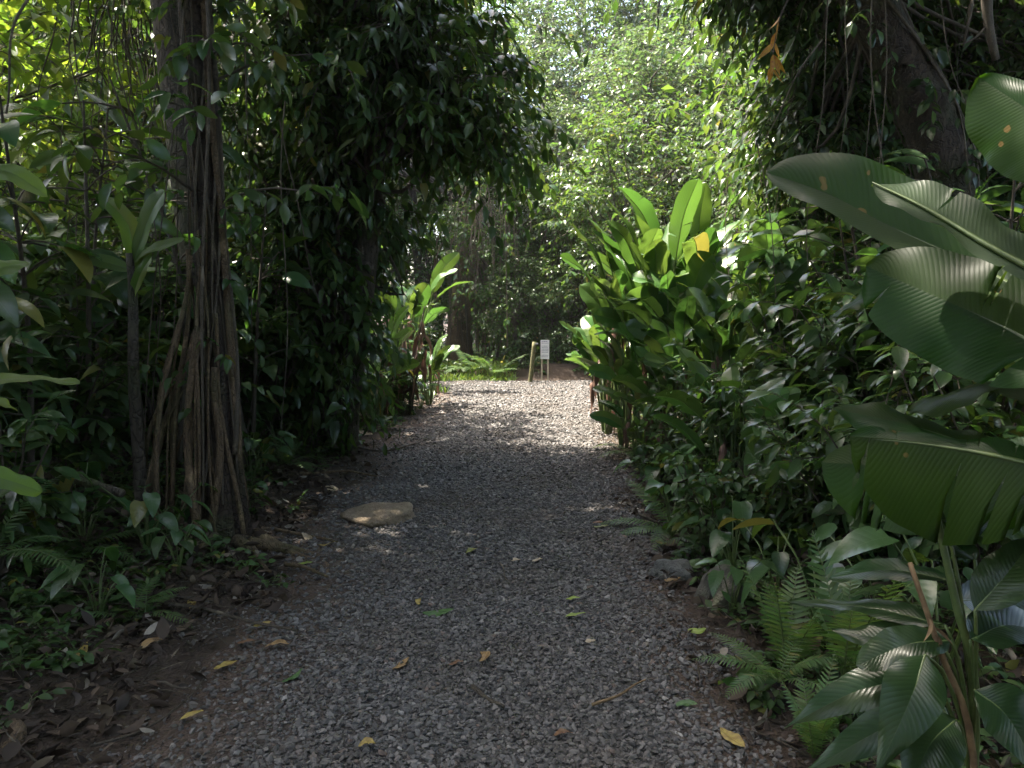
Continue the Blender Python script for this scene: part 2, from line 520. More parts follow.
M['tan_rock'] = rock_mat('tan_rock', (.19, .14, .095), (.32, .25, .175), (.17, .13, .09))
M['grey_rock'] = rock_mat('grey_rock', (.06, .062, .06), (.15, .15, .145), (.05, .055, .04))
M['moss_rock'] = rock_mat('mossy_rock', (.045, .045, .035), (.11, .10, .08), (.04, .055, .02))
M['sign_face'] = plain_mat('painted_sign_face', (.76, .77, .78), (.82, .83, .84), 5, .5, .001)
M['sign_ink'] = plain_mat('printed_ink', (.10, .12, .2), (.15, .17, .26), 30, .6, .001)
M['stake'] = plain_mat('pale_timber', (.42, .35, .26), (.56, .48, .36), 25, .8)
M['post'] = plain_mat('weathered_green_post', (.07, .07, .03), (.15, .14, .06), 18, .85)
M['metal'] = plain_mat('grey_metal', (.30, .31, .32), (.42, .43, .44), 30, .45, .001)

# ------------------------------------------------------------------ things


def tag(o, label, cat, group=None):
    o['label'] = label
    o['category'] = cat
    if group:
        o['group'] = group
    return o


def thing(name, loc=(0, 0, 0), rz=0.):
    o = bpy.data.objects.new(name, None)
    o.empty_display_size = .2
    COL.objects.link(o)
    o.location = tuple(float(q) for q in loc)
    o.rotation_euler = (0, 0, rz)
    return o


def copy_tree(o, parent=None):
    c = o.copy()
    COL.objects.link(c)
    if parent is not None:
        c.parent = parent
    for ch in list(o.children):
        copy_tree(ch, c)
    return c


KIT = {}      # kind -> builder(rg) -> root
PROTO = {}    # kind -> list of roots
USED = {}


def kit(name, nvar):
    def deco(fn):
        KIT[name] = (fn, nvar)
        return fn
    return deco


def plant(kind, x, y, s=1., rz=None, label=None, group=None, cat=None, z=None, tilt=0., sz=1.):
    fn, nvar = KIT[kind]
    pool = PROTO.setdefault(kind, [])
    k = USED.get(kind, 0)
    USED[kind] = k + 1
    if len(pool) < nvar:
        root = fn(np.random.default_rng(1000 + 37 * len(pool) + sum(map(ord, kind))))
        pool.append(root)
    else:
        root = copy_tree(pool[k % nvar])
        for kk in ('label', 'group'):
            if kk in root:
                del root[kk]
    root.location = (x, y, float(h(x, y)) - .02 if z is None else z)
    root.rotation_euler = (tilt, 0, rng.uniform(0, 6.28) if rz is None else rz)
    root.scale = (s, s, s * sz)
    if cat:
        root['category'] = cat
    if label:
        root['label'] = label
    if group:
        root['group'] = group
    return root


def ppx(kind, px, d, s=1., label=None, **kw):
    return plant(kind, (px - 512) / F * d, d, s, label=label, **kw)


# ---- crowns and trees
def crown(rg, Rr, c, nclump, cr, ntw, nleaf, LL, ratio, start, droop=.6, fold=.25, tdroop=.6, hang=.1, pf=pf_ell, up=.25, shell=.45, br=.05, flat=.7, ns=2, nbr=26):
    gl, gb = Geo(), Geo()
    c = np.asarray(c, float)
    Rr = np.asarray(Rr, float)
    dirs = rnd_dir(rg, nclump)
    rad = shell + (1 - shell) * rg.uniform(0, 1, nclump) ** .5
    C = c + dirs * rad[:, None] * Rr
    rc = cr * rg.uniform(.6, 1.35, nclump)
    O = np.repeat(C, ntw, 0)
    rr = np.repeat(rc, ntw)
    D = rnd_dir(rg, len(O))
    D[:, 2] *= flat
    D = unit(D + .5 * np.repeat(dirs, ntw, 0) + np.array([0, 0, up]))
    O = O + D * (rr * .25)[:, None] + rg.normal(size=O.shape) * (rr * .22)[:, None]
    sprays(gl, gb, O, D, rr * rg.uniform(.6, 1.2, len(O)), nleaf, LL, ratio, rg, droop, fold, tdroop, pf, ns, tw=.007, hang=hang)
    start = np.asarray(start, float)
    nb = min(nclump, nbr)
    for i in range(nb):
        m = (start + C[i]) / 2 + rg.normal(size=3) * .25 - np.array([0, 0, .15])
        pts = spline([start + rg.normal(size=3) * .03, m, C[i]], 7)
        tube(gb, pts, np.linspace(br, .012, 7), 5, cap=False)
    return gl, gb


def trunk_geo(rg, H, r0, r1, flare=.5, lean=(0, 0), k=12, n=22, lob=.08):
    t = np.linspace(0, 1, n)
    z = H * t ** 1.3
    px = lean[0] * t + .06 * H ** .5 * np.sin(t * 4 + rg.uniform(0, 6))
    py = lean[1] * t + .06 * H ** .5 * np.sin(t * 3.3 + rg.uniform(0, 6))
    px -= px[0]
    py -= py[0]
    rad = r0 + (r1 - r0) * t + r0 * flare * np.exp(-z / .35)
    an = np.arange(k) * 2 * math.pi / k
    lobes = 1 + (lob + .25 * flare * np.exp(-z / .4))[:, None] * np.sin(an[None] * 4 + rg.uniform(0, 6)) * .6
    V = np.stack([px[:, None] + rad[:, None] * lobes * np.cos(an), py[:, None] + rad[:, None] * lobes * np.sin(an),
                  np.broadcast_to(z[:, None], (n, k)) - .15 * (t < .01)[:, None]], -1).reshape(-1, 3)
    i = np.arange(n - 1)[:, None] * k
    j = np.arange(k)[None]
    Fq = np.stack([i + j, i + (j + 1) % k, i + k + (j + 1) % k, i + k + j], -1).reshape(-1, 4)
    return Geo().add(V, Fq), np.array([px[-1], py[-1], z[-1]])


def make_tree(name, cat, rg, H, r0, Rr, czo, leafm, bark='bark', lean=(0, 0), **kw):
    root = thing(name)
    root['category'] = cat
    tg, top = trunk_geo(rg, H, r0, r0 * .55, lean=lean)
    tg.build('trunk', M[bark], root)
    gl, gb = crown(rg, Rr, top + np.array([0, 0, czo]), start=top - np.array([0, 0, .3]), **kw)
    cr = gl.build('crown', M[leafm], root)
    gb.build('branches', M['twig'], cr)
    return root


@kit('fine_tree', 4)
def _(rg):
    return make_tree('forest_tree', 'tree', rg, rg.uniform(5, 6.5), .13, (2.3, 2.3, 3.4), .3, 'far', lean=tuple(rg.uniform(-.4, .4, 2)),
                     nclump=54, cr=.72, ntw=17, nleaf=9, LL=.15, ratio=.45, hang=.15, shell=.6, flat=.45, up=.1)


@kit('low_tree', 4)
def _(rg):
    return make_tree('understory_tree', 'tree', rg, rg.uniform(2.2, 2.9), .06, (1.5, 1.5, 2.3), .4, 'mid', lean=tuple(rg.uniform(-.3, .3, 2)),
                     nclump=52, cr=.6, ntw=11, nleaf=8, LL=.17, ratio=.42, hang=.25, br=.03)


@kit('bright_tree', 3)
def _(rg):
    return make_tree('understory_tree', 'tree', rg, rg.uniform(2.6, 3.4), .06, (1.7, 1.7, 2.2), .5, 'bright', lean=tuple(rg.uniform(-.3, .3, 2)),
                     nclump=40, cr=.6, ntw=9, nleaf=8, LL=.19, ratio=.48, hang=.2, br=.018, nbr=9)


@kit('sunlit_tree', 4)
def _(rg):
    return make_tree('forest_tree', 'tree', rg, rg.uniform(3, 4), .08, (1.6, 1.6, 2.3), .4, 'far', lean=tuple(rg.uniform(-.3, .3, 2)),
                     nclump=40, cr=.5, ntw=15, nleaf=8, LL=.12, ratio=.5, hang=.15, br=.03, nbr=18, shell=.6, flat=.45, up=.1)


@kit('canopy_tree', 3)
def _(rg):
    return make_tree('canopy_tree', 'tree', rg, rg.uniform(7.5, 9), .2, (3.1, 3.1, 1.9), .8, 'mid', lean=tuple(rg.uniform(-.5, .5, 2)),
                     nclump=95, cr=.9, ntw=12, nleaf=9, LL=.22, ratio=.42, hang=.3, br=.07)


# ---- shrubs
@kit('broad_shrub', 5)
def _(rg):
    root = thing('broadleaf_shrub')
    root['category'] = 'shrub'
    gl, gb = Geo(), Geo()
    for i in range(rg.integers(7, 10)):
        a = rg.uniform(0, 6.28)
        H = rg.uniform(.8, 1.7)
        out = rg.uniform(.25, .7)
        tip = np.array([math.cos(a) * out, math.sin(a) * out, H])
        pts = spline([[0, 0, 0], tip * np.array([.35, .35, .5]), tip], 7) + wob(7, .03, rg)
        tube(gb, pts, np.linspace(.014, .005, 7), 5, cap=False)
        idx = rg.integers(2, 7, 7)
        D = rnd_dir(rg, 7)
        D[:, 2] = np.abs(D[:, 2]) * .6
        sprays(gl, gb, pts[idx], D + np.array([math.cos(a), math.sin(a), .3]) * .5, rg.uniform(.25, .5, 7), 6, .21, .44, rg, .7, .25, .5, pf_ell, 4, hang=.2)
    st = gb.build('stems', M['twig'], root)
    gl.build('foliage', M['understory'], root)
    return root


@kit('lance_shrub', 4)
def _(rg):
    root = thing('narrow_leaved_shrub')
    root['category'] = 'shrub'
    gl, gb = Geo(), Geo()
    for i in range(rg.integers(9, 13)):
        a = rg.uniform(0, 6.28)
        H = rg.uniform(.7, 1.9)
        out = rg.uniform(.2, .8)
        tip = np.array([math.cos(a) * out, math.sin(a) * out, H])
        pts = spline([[0, 0, 0], tip * np.array([.25, .25, .6]), tip], 9) + wob(9, .03, rg)
        tube(gb, pts, np.linspace(.011, .004, 9), 5, cap=False)
        idx = rg.integers(3, 9, 9)
        D = rnd_dir(rg, 9)
        D[:, 2] = np.abs(D[:, 2]) * .8
        sprays(gl, gb, pts[idx], D + np.array([math.cos(a), math.sin(a), .4]) * .4, rg.uniform(.1, .3, 9), 4, .27, .2, rg, 1.0, .3, .4, pf_lan, 5, spread=.7, hang=.1, tw=.004)
    gb.build('stems', M['twig'], root)
    gl.build('foliage', M['mid'], root)
    return root


@kit('fine_shrub', 4)
def _(rg):
    root = thing('small_leaved_shrub')
    root['category'] = 'shrub'
    gl, gb = crown(rg, (.75, .75, .75), (0, 0, .75), 42, .3, 9, 8, .095, .45, (0, 0, .05), hang=.1, br=.012, shell=.2)
    gb.build('stems', M['twig'], root)
    gl.build('foliage', M['mid'], root)
    return root


@kit('aroid', 4)
def _(rg):
    root = thing('heart_leaved_plant')
    root['category'] = 'plant'
    gb = Geo()
    gl = Geo()
    n = rg.integers(9, 13)
    for i in range(n):
        a = i * 2.4 + rg.uniform(-.4, .4)
        H = rg.uniform(.3, .95)
        o = rg.uniform(.15, .5)
        tip = np.array([math.cos(a) * o, math.sin(a) * o, H])
        pts = spline([[0, 0, 0], tip * np.array([.4, .4, .65]), tip], 6)
        tube(gb, pts, np.linspace(.010, .005, 6), 5, cap=False)
        D = np.array([[math.cos(a), math.sin(a), rg.uniform(-.7, .1)]])
        L = rg.uniform(.26, .42)
        gl.add(*leaf_arr(tip[None], D, np.array([[0, 0, 1.]]) + rg.normal(size=(1, 3)) * .25, L, L * .58, rg.uniform(.3, .9), .22, pf_hrt, 7))
    gb.build('stalks', M['green_stem'], root)
    gl.build('foliage', M['heart'], root)
    return root


@kit('sapling', 4)
def _(rg):
    root = thing('large_leaved_sapling')
    root['category'] = 'sapling'
    gl, gb = Geo(), Geo()
    H = 2.2
    pts = spline([[0, 0, 0], [rg.uniform(-.1, .1), rg.uniform(-.1, .1), H * .5], [rg.uniform(-.3, .3), rg.uniform(-.3, .3), H]], 14)
    tube(gb, pts, np.linspace(.02, .006, 14), 6, cap=False)
    n = 26
    u = rg.uniform(.35, 1, n)
    base = np.array([pts[int(q * 13)] for q in u])
    D = rnd_dir(rg, n)
    D[:, 2] = rg.uniform(-.15, .5, n)
    D = unit(D)
    tip = base + D * rg.uniform(.08, .35, (n, 1))
    for b_, t_ in zip(base, tip):
        tube(gb, spline([b_, (b_ + t_) / 2 + [0, 0, .02], t_], 4), np.linspace(.006, .004, 4), 4, cap=False)
    gl.add(*leaf_arr(tip, D + np.array([0, 0, -.3]), np.array([0, 0, 1.]) + rg.normal(size=(n, 3)) * .3, rg.uniform(.22, .4, n), rg.uniform(.09, .15, n), rg.uniform(.3, 1.1, n), .28, pf_ell, 7))
    gb.build('stem', M['twig'], root)
    gl.build('foliage', M['heart'], root)
    return root


def frond(rg, L, a, el, droop, pin, npair=26, ratio=.18):
    """one fern frond: arching rachis with paired pinnae"""
    g, gs = Geo(), Geo()
    D = np.array([math.cos(a) * math.cos(el), math.sin(a) * math.cos(el), math.sin(el)])
    t = np.linspace(0, 1, npair + 4)
    N = np.array([-math.cos(a) * math.sin(el), -math.sin(a) * math.sin(el), math.cos(el)])
    th = droop * t
    dt = t[1]
    pts = np.concatenate([np.zeros((1, 3)), np.cumsum(L * dt * (np.cos(th)[1:, None] * D - np.sin(th)[1:, None] * N), 0)])
    T = unit(np.gradient(pts, axis=0))
    S = np.cross(D, N)
    tube(gs, pts, np.linspace(.006, .0015, len(t)), 4, cap=False)
    k = np.arange(3, npair + 3)
    tt = (k - 3) / npair
    pl_ = pin * np.sin(np.pi * (tt * .86 + .13)) ** .8
    for sg in (1, -1):
        Dp = unit(S * sg + T[k] * (.25 + .5 * tt[:, None]) + rg.normal(size=(len(k), 3)) * .05)
        Nn = np.cross(T[k], S)
        Nn = np.where(Nn[:, 2:3] < 0, -Nn, Nn) + rg.normal(size=(len(k), 3)) * .08
        g.add(*leaf_arr(pts[k], Dp, Nn, pl_, np.maximum(pl_ * ratio, .008), .35, .15, pf_pin, 4))
    return g, gs


def make_fern(rg, n, L, pin, el0=.85, npair=24, ratio=.2, dr=(.7, 1.5)):
    root = thing('fern')
    root['category'] = 'fern'
    for i in range(n):
        g, gs = frond(rg, L * rg.uniform(.7, 1.15), i * 6.28 / n + rg.uniform(-.4, .4), el0 + rg.uniform(-.3, .4) * (1 if dr[1] > 1 else .4), rg.uniform(*dr), pin * rg.uniform(.85, 1.1), npair, ratio)
        f = g.build('frond', M['fern'], root)
        gs.build('stalk', M['green_stem'], f)
    return root


@kit('fern', 4)
def _(rg):
    return make_fern(rg, 9, .75, .13)


@kit('tall_fern', 2)
def _(rg):
    return make_fern(rg, 6, .62, .10, el0=1.3, npair=20, ratio=.26, dr=(.25, .6))


# ---- big leaves with an explicit midrib
def big_leaf(gl, gs, mid, wl, wr, N0, N1=None, fl=.3, fr=.3, pf=pf_pad, ns=26, nc=5, rg=rng, wav=.012, curl=.25, rib=.008, tears=0, flipr=False):
    pts = spline(mid, ns + 1)
    t = np.linspace(0, 1, ns + 1)
    T = unit(np.gradient(pts, axis=0))
    N0 = np.asarray(N0, float)
    N1 = N0 if N1 is None else np.asarray(N1, float)
    Nn = N0 + (N1 - N0) * t[:, None]
    Nn = unit(Nn - (Nn * T).sum(1, keepdims=True) * T)
    S = np.cross(T, Nn)
    w = pf(t)
    Vs, UVs, Fs = [], [], []
    base = 0
    for sg, W, fo in ((1, wl, fl), (-1, wr, fr)):
        u = np.linspace(0, 1, nc + 1)
        ang = fo - curl * u[None] ** 1.5 + 0.0 * t[:, None]
        ph = rg.uniform(0, 6.28)
        step = np.diff(u, prepend=0)
        hor = np.cumsum(np.cos(ang) * step, 1)
        ver = np.cumsum(np.sin(ang) * step, 1)
        hor[:, 0] = 0
        ver[:, 0] = 0
        wv = wav * (np.sin(t * 23 + ph) * .5 + np.sin(t * 9.7 + ph * 2)) [:, None] * u[None] ** 2
        V = pts[:, None] + sg * S[:, None] * (W * w[:, None] * hor)[..., None] + Nn[:, None] * (W * w[:, None] * ver + wv)[..., None]
        # lean of the lateral veins toward the tip
        V = V + T[:, None] * (W * w[:, None] * u[None] * .12)[..., None]
        i = np.arange(ns)[:, None] * (nc + 1)
        j = np.arange(nc)[None]
        Q = np.stack([i + j, i + nc + 1 + j, i + nc + 2 + j, i + j + 1], -1)
        if (sg > 0) != (flipr and sg < 0):
            Q = Q[..., ::-1]
        keep = np.ones(ns, bool)
        UV = np.stack([.5 + sg * .5 * np.broadcast_to(u[None], (ns + 1, nc + 1)), np.broadcast_to(t[:, None], (ns + 1, nc + 1))], -1)
        Vf = V.reshape(-1, 3)
        Qf = Q.reshape(-1, 4)
        if tears:
            # split the outer part along some vein rows so the strips part a little
            rows = rg.choice(np.arange(4, ns - 2), min(tears, ns - 7), replace=False)
            extra, euv = [], []
            Q3 = Q.copy()
            for rw in rows:
                c0 = rg.integers(1, 3)
                for c in range(c0, nc + 1):
                    nid = len(Vf) + len(extra)
                    gap = (c - c0 + 1) / nc * W * rg.uniform(.10, .2)
                    extra.append(V[rw, c] + T[rw] * gap - Nn[rw] * gap * .5)
                    euv.append(UV[rw, c])
                    old = rw * (nc + 1) + c
                    Q3[rw][Q3[rw] == old] = nid
            if extra:
                Vf = np.vstack([Vf, np.array(extra)])
                UV = np.vstack([UV.reshape(-1, 2), np.array(euv)])
                Qf = Q3.reshape(-1, 4)
        gl.add(Vf, Qf, UV.reshape(-1, 2))
    if gs is not None:
        tube(gs, pts - Nn * rib * .6, np.linspace(rib, rib * .25, ns + 1), 6, cap=False)


def paddle_plant(rg, name, cat, H, n, LL, WW, leafm, spread=.35, stemr=.016, upright=.8, ns=16):
    root = thing(name)
    root['category'] = cat
    for i in range(n):
        a = i * 2.4 + rg.uniform(-.5, .5)
        hh = H * rg.uniform(.45, 1.0)
        o = spread * rg.uniform(.4, 1.3) * hh
        ca, sa = math.cos(a), math.sin(a)
        b = np.array([ca * .06, sa * .06, 0])
        j = np.array([ca * o * .45, sa * o * .45, hh * .62])
        L = LL * rg.uniform(.7, 1.15)
        up = upright * rg.uniform(.5, 1.15)
        d0 = unit(np.array([ca * (1 - up * .75), sa * (1 - up * .75), up + .15]))
        d1 = unit(np.array([ca, sa, up * 1.3 - .75]))
        m1 = j + d0 * .28
        l0 = m1
        l1 = l0 + unit(d0 * .8 + d1 * .2) * L * .5
        l2 = l1 + unit(d0 * .35 + d1 * .65) * L * .5
        st = Geo()
        tube(st, spline([b, (b + j) / 2 + [0, 0, .05], j, m1], 9), np.linspace(stemr, stemr * .45, 9), 6, cap=False)
        gl, gs = Geo(), Geo()
        side = np.cross(d0, [0, 0, 1.])
        N0 = np.cross(side, d0) + rg.normal(size=3) * .35
        W = WW * rg.uniform(.75, 1.1) * .5
        big_leaf(gl, gs, [l0, l1, l2], W, W, N0, None, fl=rg.uniform(.15, .5), fr=rg.uniform(.15, .5), ns=ns, nc=3, rg=rg, wav=.012, rib=.007, tears=int(rg.integers(0, 3)))
        lf = gl.build('leaf', M[leafm], root)
        gs.build('midrib', M['green_stem'], lf)
        st.build('stem', M['green_stem'], root)
    return root


@kit('wild_plantain', 6)
def _(rg):
    root = paddle_plant(rg, 'wild_plantain', 'plant', 2.3, 15, .76, .29, 'paddle', spread=.34, upright=.95 if rg.uniform() < .55 else .6)
    for q in range(3):      # withered leaves hanging against the stems
        a = rg.uniform(0, 6.28)
        p = np.array([math.cos(a) * .22, math.sin(a) * .22, rg.uniform(.7, 1.3)])
        gl = Geo()
        big_leaf(gl, None, [p, p + [math.cos(a) * .1, math.sin(a) * .1, -.2], p + [math.cos(a) * .08, math.sin(a) * .08, -.6]], .06, .06, (math.cos(a), math.sin(a), .2), ns=12, nc=2, rg=rg, curl=1.3, wav=.03)
        gl.build('withered_leaf', M['dead'], root)
    return root


@kit('ginger', 3)
def _(rg):
    return paddle_plant(rg, 'ginger_plant', 'plant', 1.0, 8, .55, .15, 'ginger', spread=.5, stemr=.009, upright=.55)


# hanging liana draped with leaves
def leafy_vine(name, pts, r, dens, LL, rg, lm='mid', ratio=.5):
    o0 = pts[0].copy()
    root = thing(name, o0)
    root['category'] = 'vine'
    p = pts - o0
    gb = Geo()
    tube(gb, p, np.linspace(r, r * .6, len(p)), 5, cap=False)
    gb.build('stem', M['liana'], root)
    if dens:
        gl = Geo()
        idx = rg.integers(0, len(p), dens)
        D = rnd_dir(rg, dens)
        D[:, 2] -= .5
        sprays(gl, None, p[idx] + rg.normal(size=(dens, 3)) * .02, D, rg.uniform(.08, .22, dens), 3, LL, ratio, rg, .7, .25, .6, pf_ell, 3, hang=.5)
        gl.build('foliage', M[lm], root)
    return root

# ------------------------------------------------------------------ GROUND AND PATH
def struct(o, kind='structure'):
    o['kind'] = kind
    return o


def grid_geo(xs, ys, zf, uvf=None):
    X, Y = np.meshgrid(xs, ys)
    V = np.stack([X, Y, zf(X, Y)], -1).reshape(-1, 3)
    nx, ny = len(xs), len(ys)
    i = np.arange(ny - 1)[:, None] * nx
    j = np.arange(nx - 1)[None]
    Fq = np.stack([i + j, i + j + 1, i + nx + j + 1, i + nx + j], -1).reshape(-1, 4)
    return Geo().add(V, Fq, None if uvf is None else np.stack(uvf(X, Y), -1).reshape(-1, 2))


def axis(lo, hi, fine_lo, fine_hi, st):
    a = list(np.arange(fine_lo, fine_hi, st))
    x, s_ = fine_hi, st
    while x < hi:
        a.append(x)
        s_ *= 1.25
        x += s_
    a.append(hi)
    b, x, s_ = [], fine_lo, st
    while x > lo:
        s_ *= 1.25
        x -= s_
        b.append(max(x, lo))
    return np.unique(np.array(b + a))


gg = grid_geo(axis(-400, 400, -6, 6, .09), axis(-300, 500, -1, 20, .09), h)
struct(gg.build('ground', M['soil']))


def path_z(X, Y):
    lo, hi = pl(Y), pr(Y)
    e = np.minimum(X - lo, hi - X) + .05 * np.sin(7 * X + 5 * Y) + .04 * np.sin(13 * Y - 6 * X)
    e2 = np.minimum(e, 17.25 - Y + .08 * np.sin(3.1 * X))
    return h(X, Y) + np.clip(e2 * .22, -.05, .018)


gp = grid_geo(np.arange(-3.2, 9.5, .055), np.arange(-3, 17.6, .06), path_z, lambda X, Y: (X - pl(Y), pr(Y) - X))
struct(gp.build('gravel_path', M['gravel_bed']))


def stones():
    ico = np.array([[0, 0, 1]] + [[.894 * math.cos(a), .894 * math.sin(a), .447] for a in np.arange(5) * 1.2566] +
                   [[.894 * math.cos(a + .628), .894 * math.sin(a + .628), -.447] for a in np.arange(5) * 1.2566] + [[0, 0, -1]])
    fc = []
    for k in range(5):
        k2 = (k + 1) % 5
        fc += [[0, 1 + k, 1 + k2], [1 + k, 6 + k, 1 + k2], [1 + k2, 6 + k, 6 + k2], [6 + k, 11, 6 + k2]]
    fc = np.array(fc)
    rg = np.random.default_rng(5)
    P, S = [], []
    for y0, y1, dens, s0 in ((1.9, 4.2, 4600, .0088), (4.2, 7, 3400, .0098), (7, 11, 1900, .0118), (11, 17.1, 850, .015)):
        n = int((y1 - y0) * 3.6 * dens)
        y = rg.uniform(y0, y1, n)
        x = rg.uniform(-2.0, 1.8, n)
        e = np.minimum(x - pl(y), pr(y) - x) + .12 * np.sin(5 * y + 3 * x) + .08 * np.sin(9 * y - 4 * x)
        left = (x - pl(y)) < (pr(y) - x)
        keep = rg.uniform(0, 1, n) < np.where(left, sm((e + .35) / 1.1), sm((e + .25) / .35))
        x, y = x[keep], y[keep]
        P.append(np.stack([x, y, np.maximum(path_z(x, y), h(x, y))], -1))
        S.append(s0 * np.exp(np.clip(rg.normal(-.05, .40, len(x)), -1, .6)))
    P = np.concatenate(P)
    S = np.concatenate(S)
    n = len(P)
    tv = unit(ico[None] + rg.normal(0, .25, (40, 12, 3))) * rg.uniform(.8, 1.15, (40, 12, 1))
    V = tv[rg.integers(0, 40, n)] * np.stack([S * rg.uniform(.8, 1.7, n), S * rg.uniform(.7, 1.1, n), S * rg.uniform(.45, .85, n)], -1)[:, None]
    tz = rg.normal(0, .5, n)
    c, s_ = np.cos(tz)[:, None], np.sin(tz)[:, None]
    V = np.stack([V[..., 0] * c - V[..., 2] * s_, V[..., 1], V[..., 0] * s_ + V[..., 2] * c], -1)
    a = rg.uniform(0, 6.28, n)
    c, s_ = np.cos(a)[:, None], np.sin(a)[:, None]
    V = np.stack([V[..., 0] * c - V[..., 1] * s_, V[..., 0] * s_ + V[..., 1] * c, V[..., 2]], -1)
    V = V + P[:, None] + np.array([0, 0, 1])[None, None] * (S * rg.uniform(-.1, .5, n))[:, None, None]
    g = Geo().add(V.reshape(-1, 3), (np.arange(n)[:, None, None] * 12 + fc[None]).reshape(-1, 3))
    return struct(g.build('gravel', M['stone'], smooth=False), 'stuff')


stones()


def scatter_ground(n, region, rg, edge0=.0, edge1=.6, bias=None):
    x = rg.uniform(region[0], region[1], n)
    y = rg.uniform(region[2], region[3], n)
    e = np.maximum(pl(y) - x, x - pr(y)) + .1 * np.sin(4 * y + 2 * x)
    k = rg.uniform(0, 1, n) < sm((e - edge0) / (edge1 - edge0))
    return x[k], y[k]


def litter():
    rg = np.random.default_rng(8)
    xs, ys = [], []
    for reg, n in (((-4, 3.2, 1.6, 7), 34000), ((-7, 5.5, 7, 17), 14000), ((-3.0, 2.0, 1.6, 9), 3200)):
        x, y = scatter_ground(n, reg, rg, -.3 if n == 3200 else -.12, .35)
        xs.append(x)
        ys.append(y)
    x, y = np.concatenate(xs), np.concatenate(ys)
    n = len(x)
    P = np.stack([x, y, h(x, y) + .07 * rg.uniform(.0, 1, n) ** 2], -1)
    a = rg.uniform(0, 6.28, n)
    D = np.stack([np.cos(a), np.sin(a), rg.normal(0, .25, n)], -1)
    N = np.array([0, 0, 1.]) + rg.normal(size=(n, 3)) * .75
    L = .022 + .11 * rg.uniform(0, 1, n) ** 2.6
    g = Geo().add(*leaf_arr(P, D, N, L, L * rg.uniform(.25, .55, n), rg.normal(.0, 1.1, n), rg.normal(.3, .5, n), pf_ell, 4))
    struct(g.build('leaf_litter', M['litter']), 'stuff')
    # twiggy debris
    g = Geo()
    x, y = scatter_ground(4200, (-4.5, 3.0, 1.7, 9), rg, -.1, .5)
    for i in range(len(x)):
        a = rg.uniform(0, 6.28)
        L = rg.uniform(.08, .45)
        p0 = np.array([x[i], y[i], h(x[i], y[i]) + rg.uniform(.005, .05)])
        p1 = p0 + L * np.array([math.cos(a), math.sin(a), 0])
        p1[2] = h(p1[0], p1[1]) + rg.uniform(.005, .06)
        tube(g, spline([p0, (p0 + p1) / 2 + rg.normal(size=3) * .03 * L / .3, p1], 5), np.linspace(rg.choice([.0015, .002, .003, .006]), .0012, 5), 4, cap=False)
    struct(g.build('twig_debris', M['twig']), 'stuff')


litter()


def ground_cover():
    rg = np.random.default_rng(21)
    gl, gb = Geo(), Geo()
    # low seedlings and creepers along both verges and over the forest floor
    for reg, n, L, e0, e1 in (((.7, 3.2, 1.8, 9), 700, .075, .12, .5), ((-4.5, -1.2, 2.2, 9), 1100, .065, .15, 1.0),
                              ((-9, 7, 8, 17), 1500, .10, .1, .5), ((-16, 16, 17.6, 34), 2600, .16, -9, -8)):
        x, y = scatter_ground(n, reg, rg, e0, e1)
        m = len(x)
        O = np.stack([x, y, h(x, y)], -1)
        for k in range(4):
            D = rnd_dir(rg, m)
            D[:, 2] = np.abs(D[:, 2]) + .35
            sprays(gl, gb, O, D, rg.uniform(.08, .32, m) * L / .075, 6, L, .5, rg, .6, .2, .9, pf_ell, 3, tw=.003)
    g = struct(gl.build('ground_cover', M['ground_cover']), 'stuff')
    gb.build('stems', M['green_stem'], g)
    # sunlit grass at the far end of the path, left of the signboard
    gr = Geo()
    n = 9000
    x = rg.uniform(-3.6, .1, n)
    y = rg.uniform(14.6, 19.5, n)
    k = (np.maximum(pl(y) - x, (y - 17.15) * 1.2) > -.12 + .1 * np.sin(6 * x + 3 * y))
    x, y = x[k], y[k]
    m = len(x)
    D = rnd_dir(rg, m)
    D[:, 2] = np.abs(D[:, 2]) + .8
    L = rg.uniform(.07, .26, m)
    gr.add(*leaf_arr(np.stack([x, y, h(x, y) - .01], -1), D, rnd_dir(rg, m), L, .012 + L * .06, rg.uniform(.4, 1.6, m), .2, pf_lan, 4))
    struct(gr.build('grass', M['grass']), 'stuff')


ground_cover()

# ------------------------------------------------------------------ distant forest mass
def far_forest():
    rg = np.random.default_rng(33)
    gl, gb = Geo(), Geo()
    n = 1500
    a = rg.uniform(R(-62), R(62), n)
    d = rg.uniform(36, 46, n)
    z = -.5 + 15.5 * rg.uniform(0, 1, n) ** 1.25
    C = np.stack([np.sin(a) * d, np.cos(a) * d, z], -1)
    ntw = 11
    O = np.repeat(C, ntw, 0) + rg.normal(size=(n * ntw, 3)) * .55
    D = rnd_dir(rg, n * ntw)
    D[:, 2] = D[:, 2] * .6 + .15
    sprays(gl, gb, O, D, rg.uniform(.6, 1.3, n * ntw), 8, .33, .45, rg, .6, .25, .6, pf_ell, 2, tw=.015, hang=.15)
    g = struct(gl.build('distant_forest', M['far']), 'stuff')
    for i in range(60):
        aa = R(-60 + 2 * i + rg.uniform(-1, 1))
        dd = rg.uniform(34, 44)
        p = np.array([math.sin(aa) * dd, math.cos(aa) * dd, -.6])
        tube(gb, spline([p, p + [rg.normal() * .5, 0, 8], p + [rg.normal(), 0, 18]], 8), np.linspace(.25, .12, 8), 7, cap=False)
    gb.build('trunks_and_twigs', M['bark'], g)


far_forest()
# ------------------------------------------------------------------ HERO THINGS
PH = []   # (object, phrase): things of one phrase get told apart by their order from the left


def ph(o, phrase, group=None, cat=None):
    PH.append((o, phrase))
    if group:
        o['group'] = group
    if cat:
        o['category'] = cat
    return o


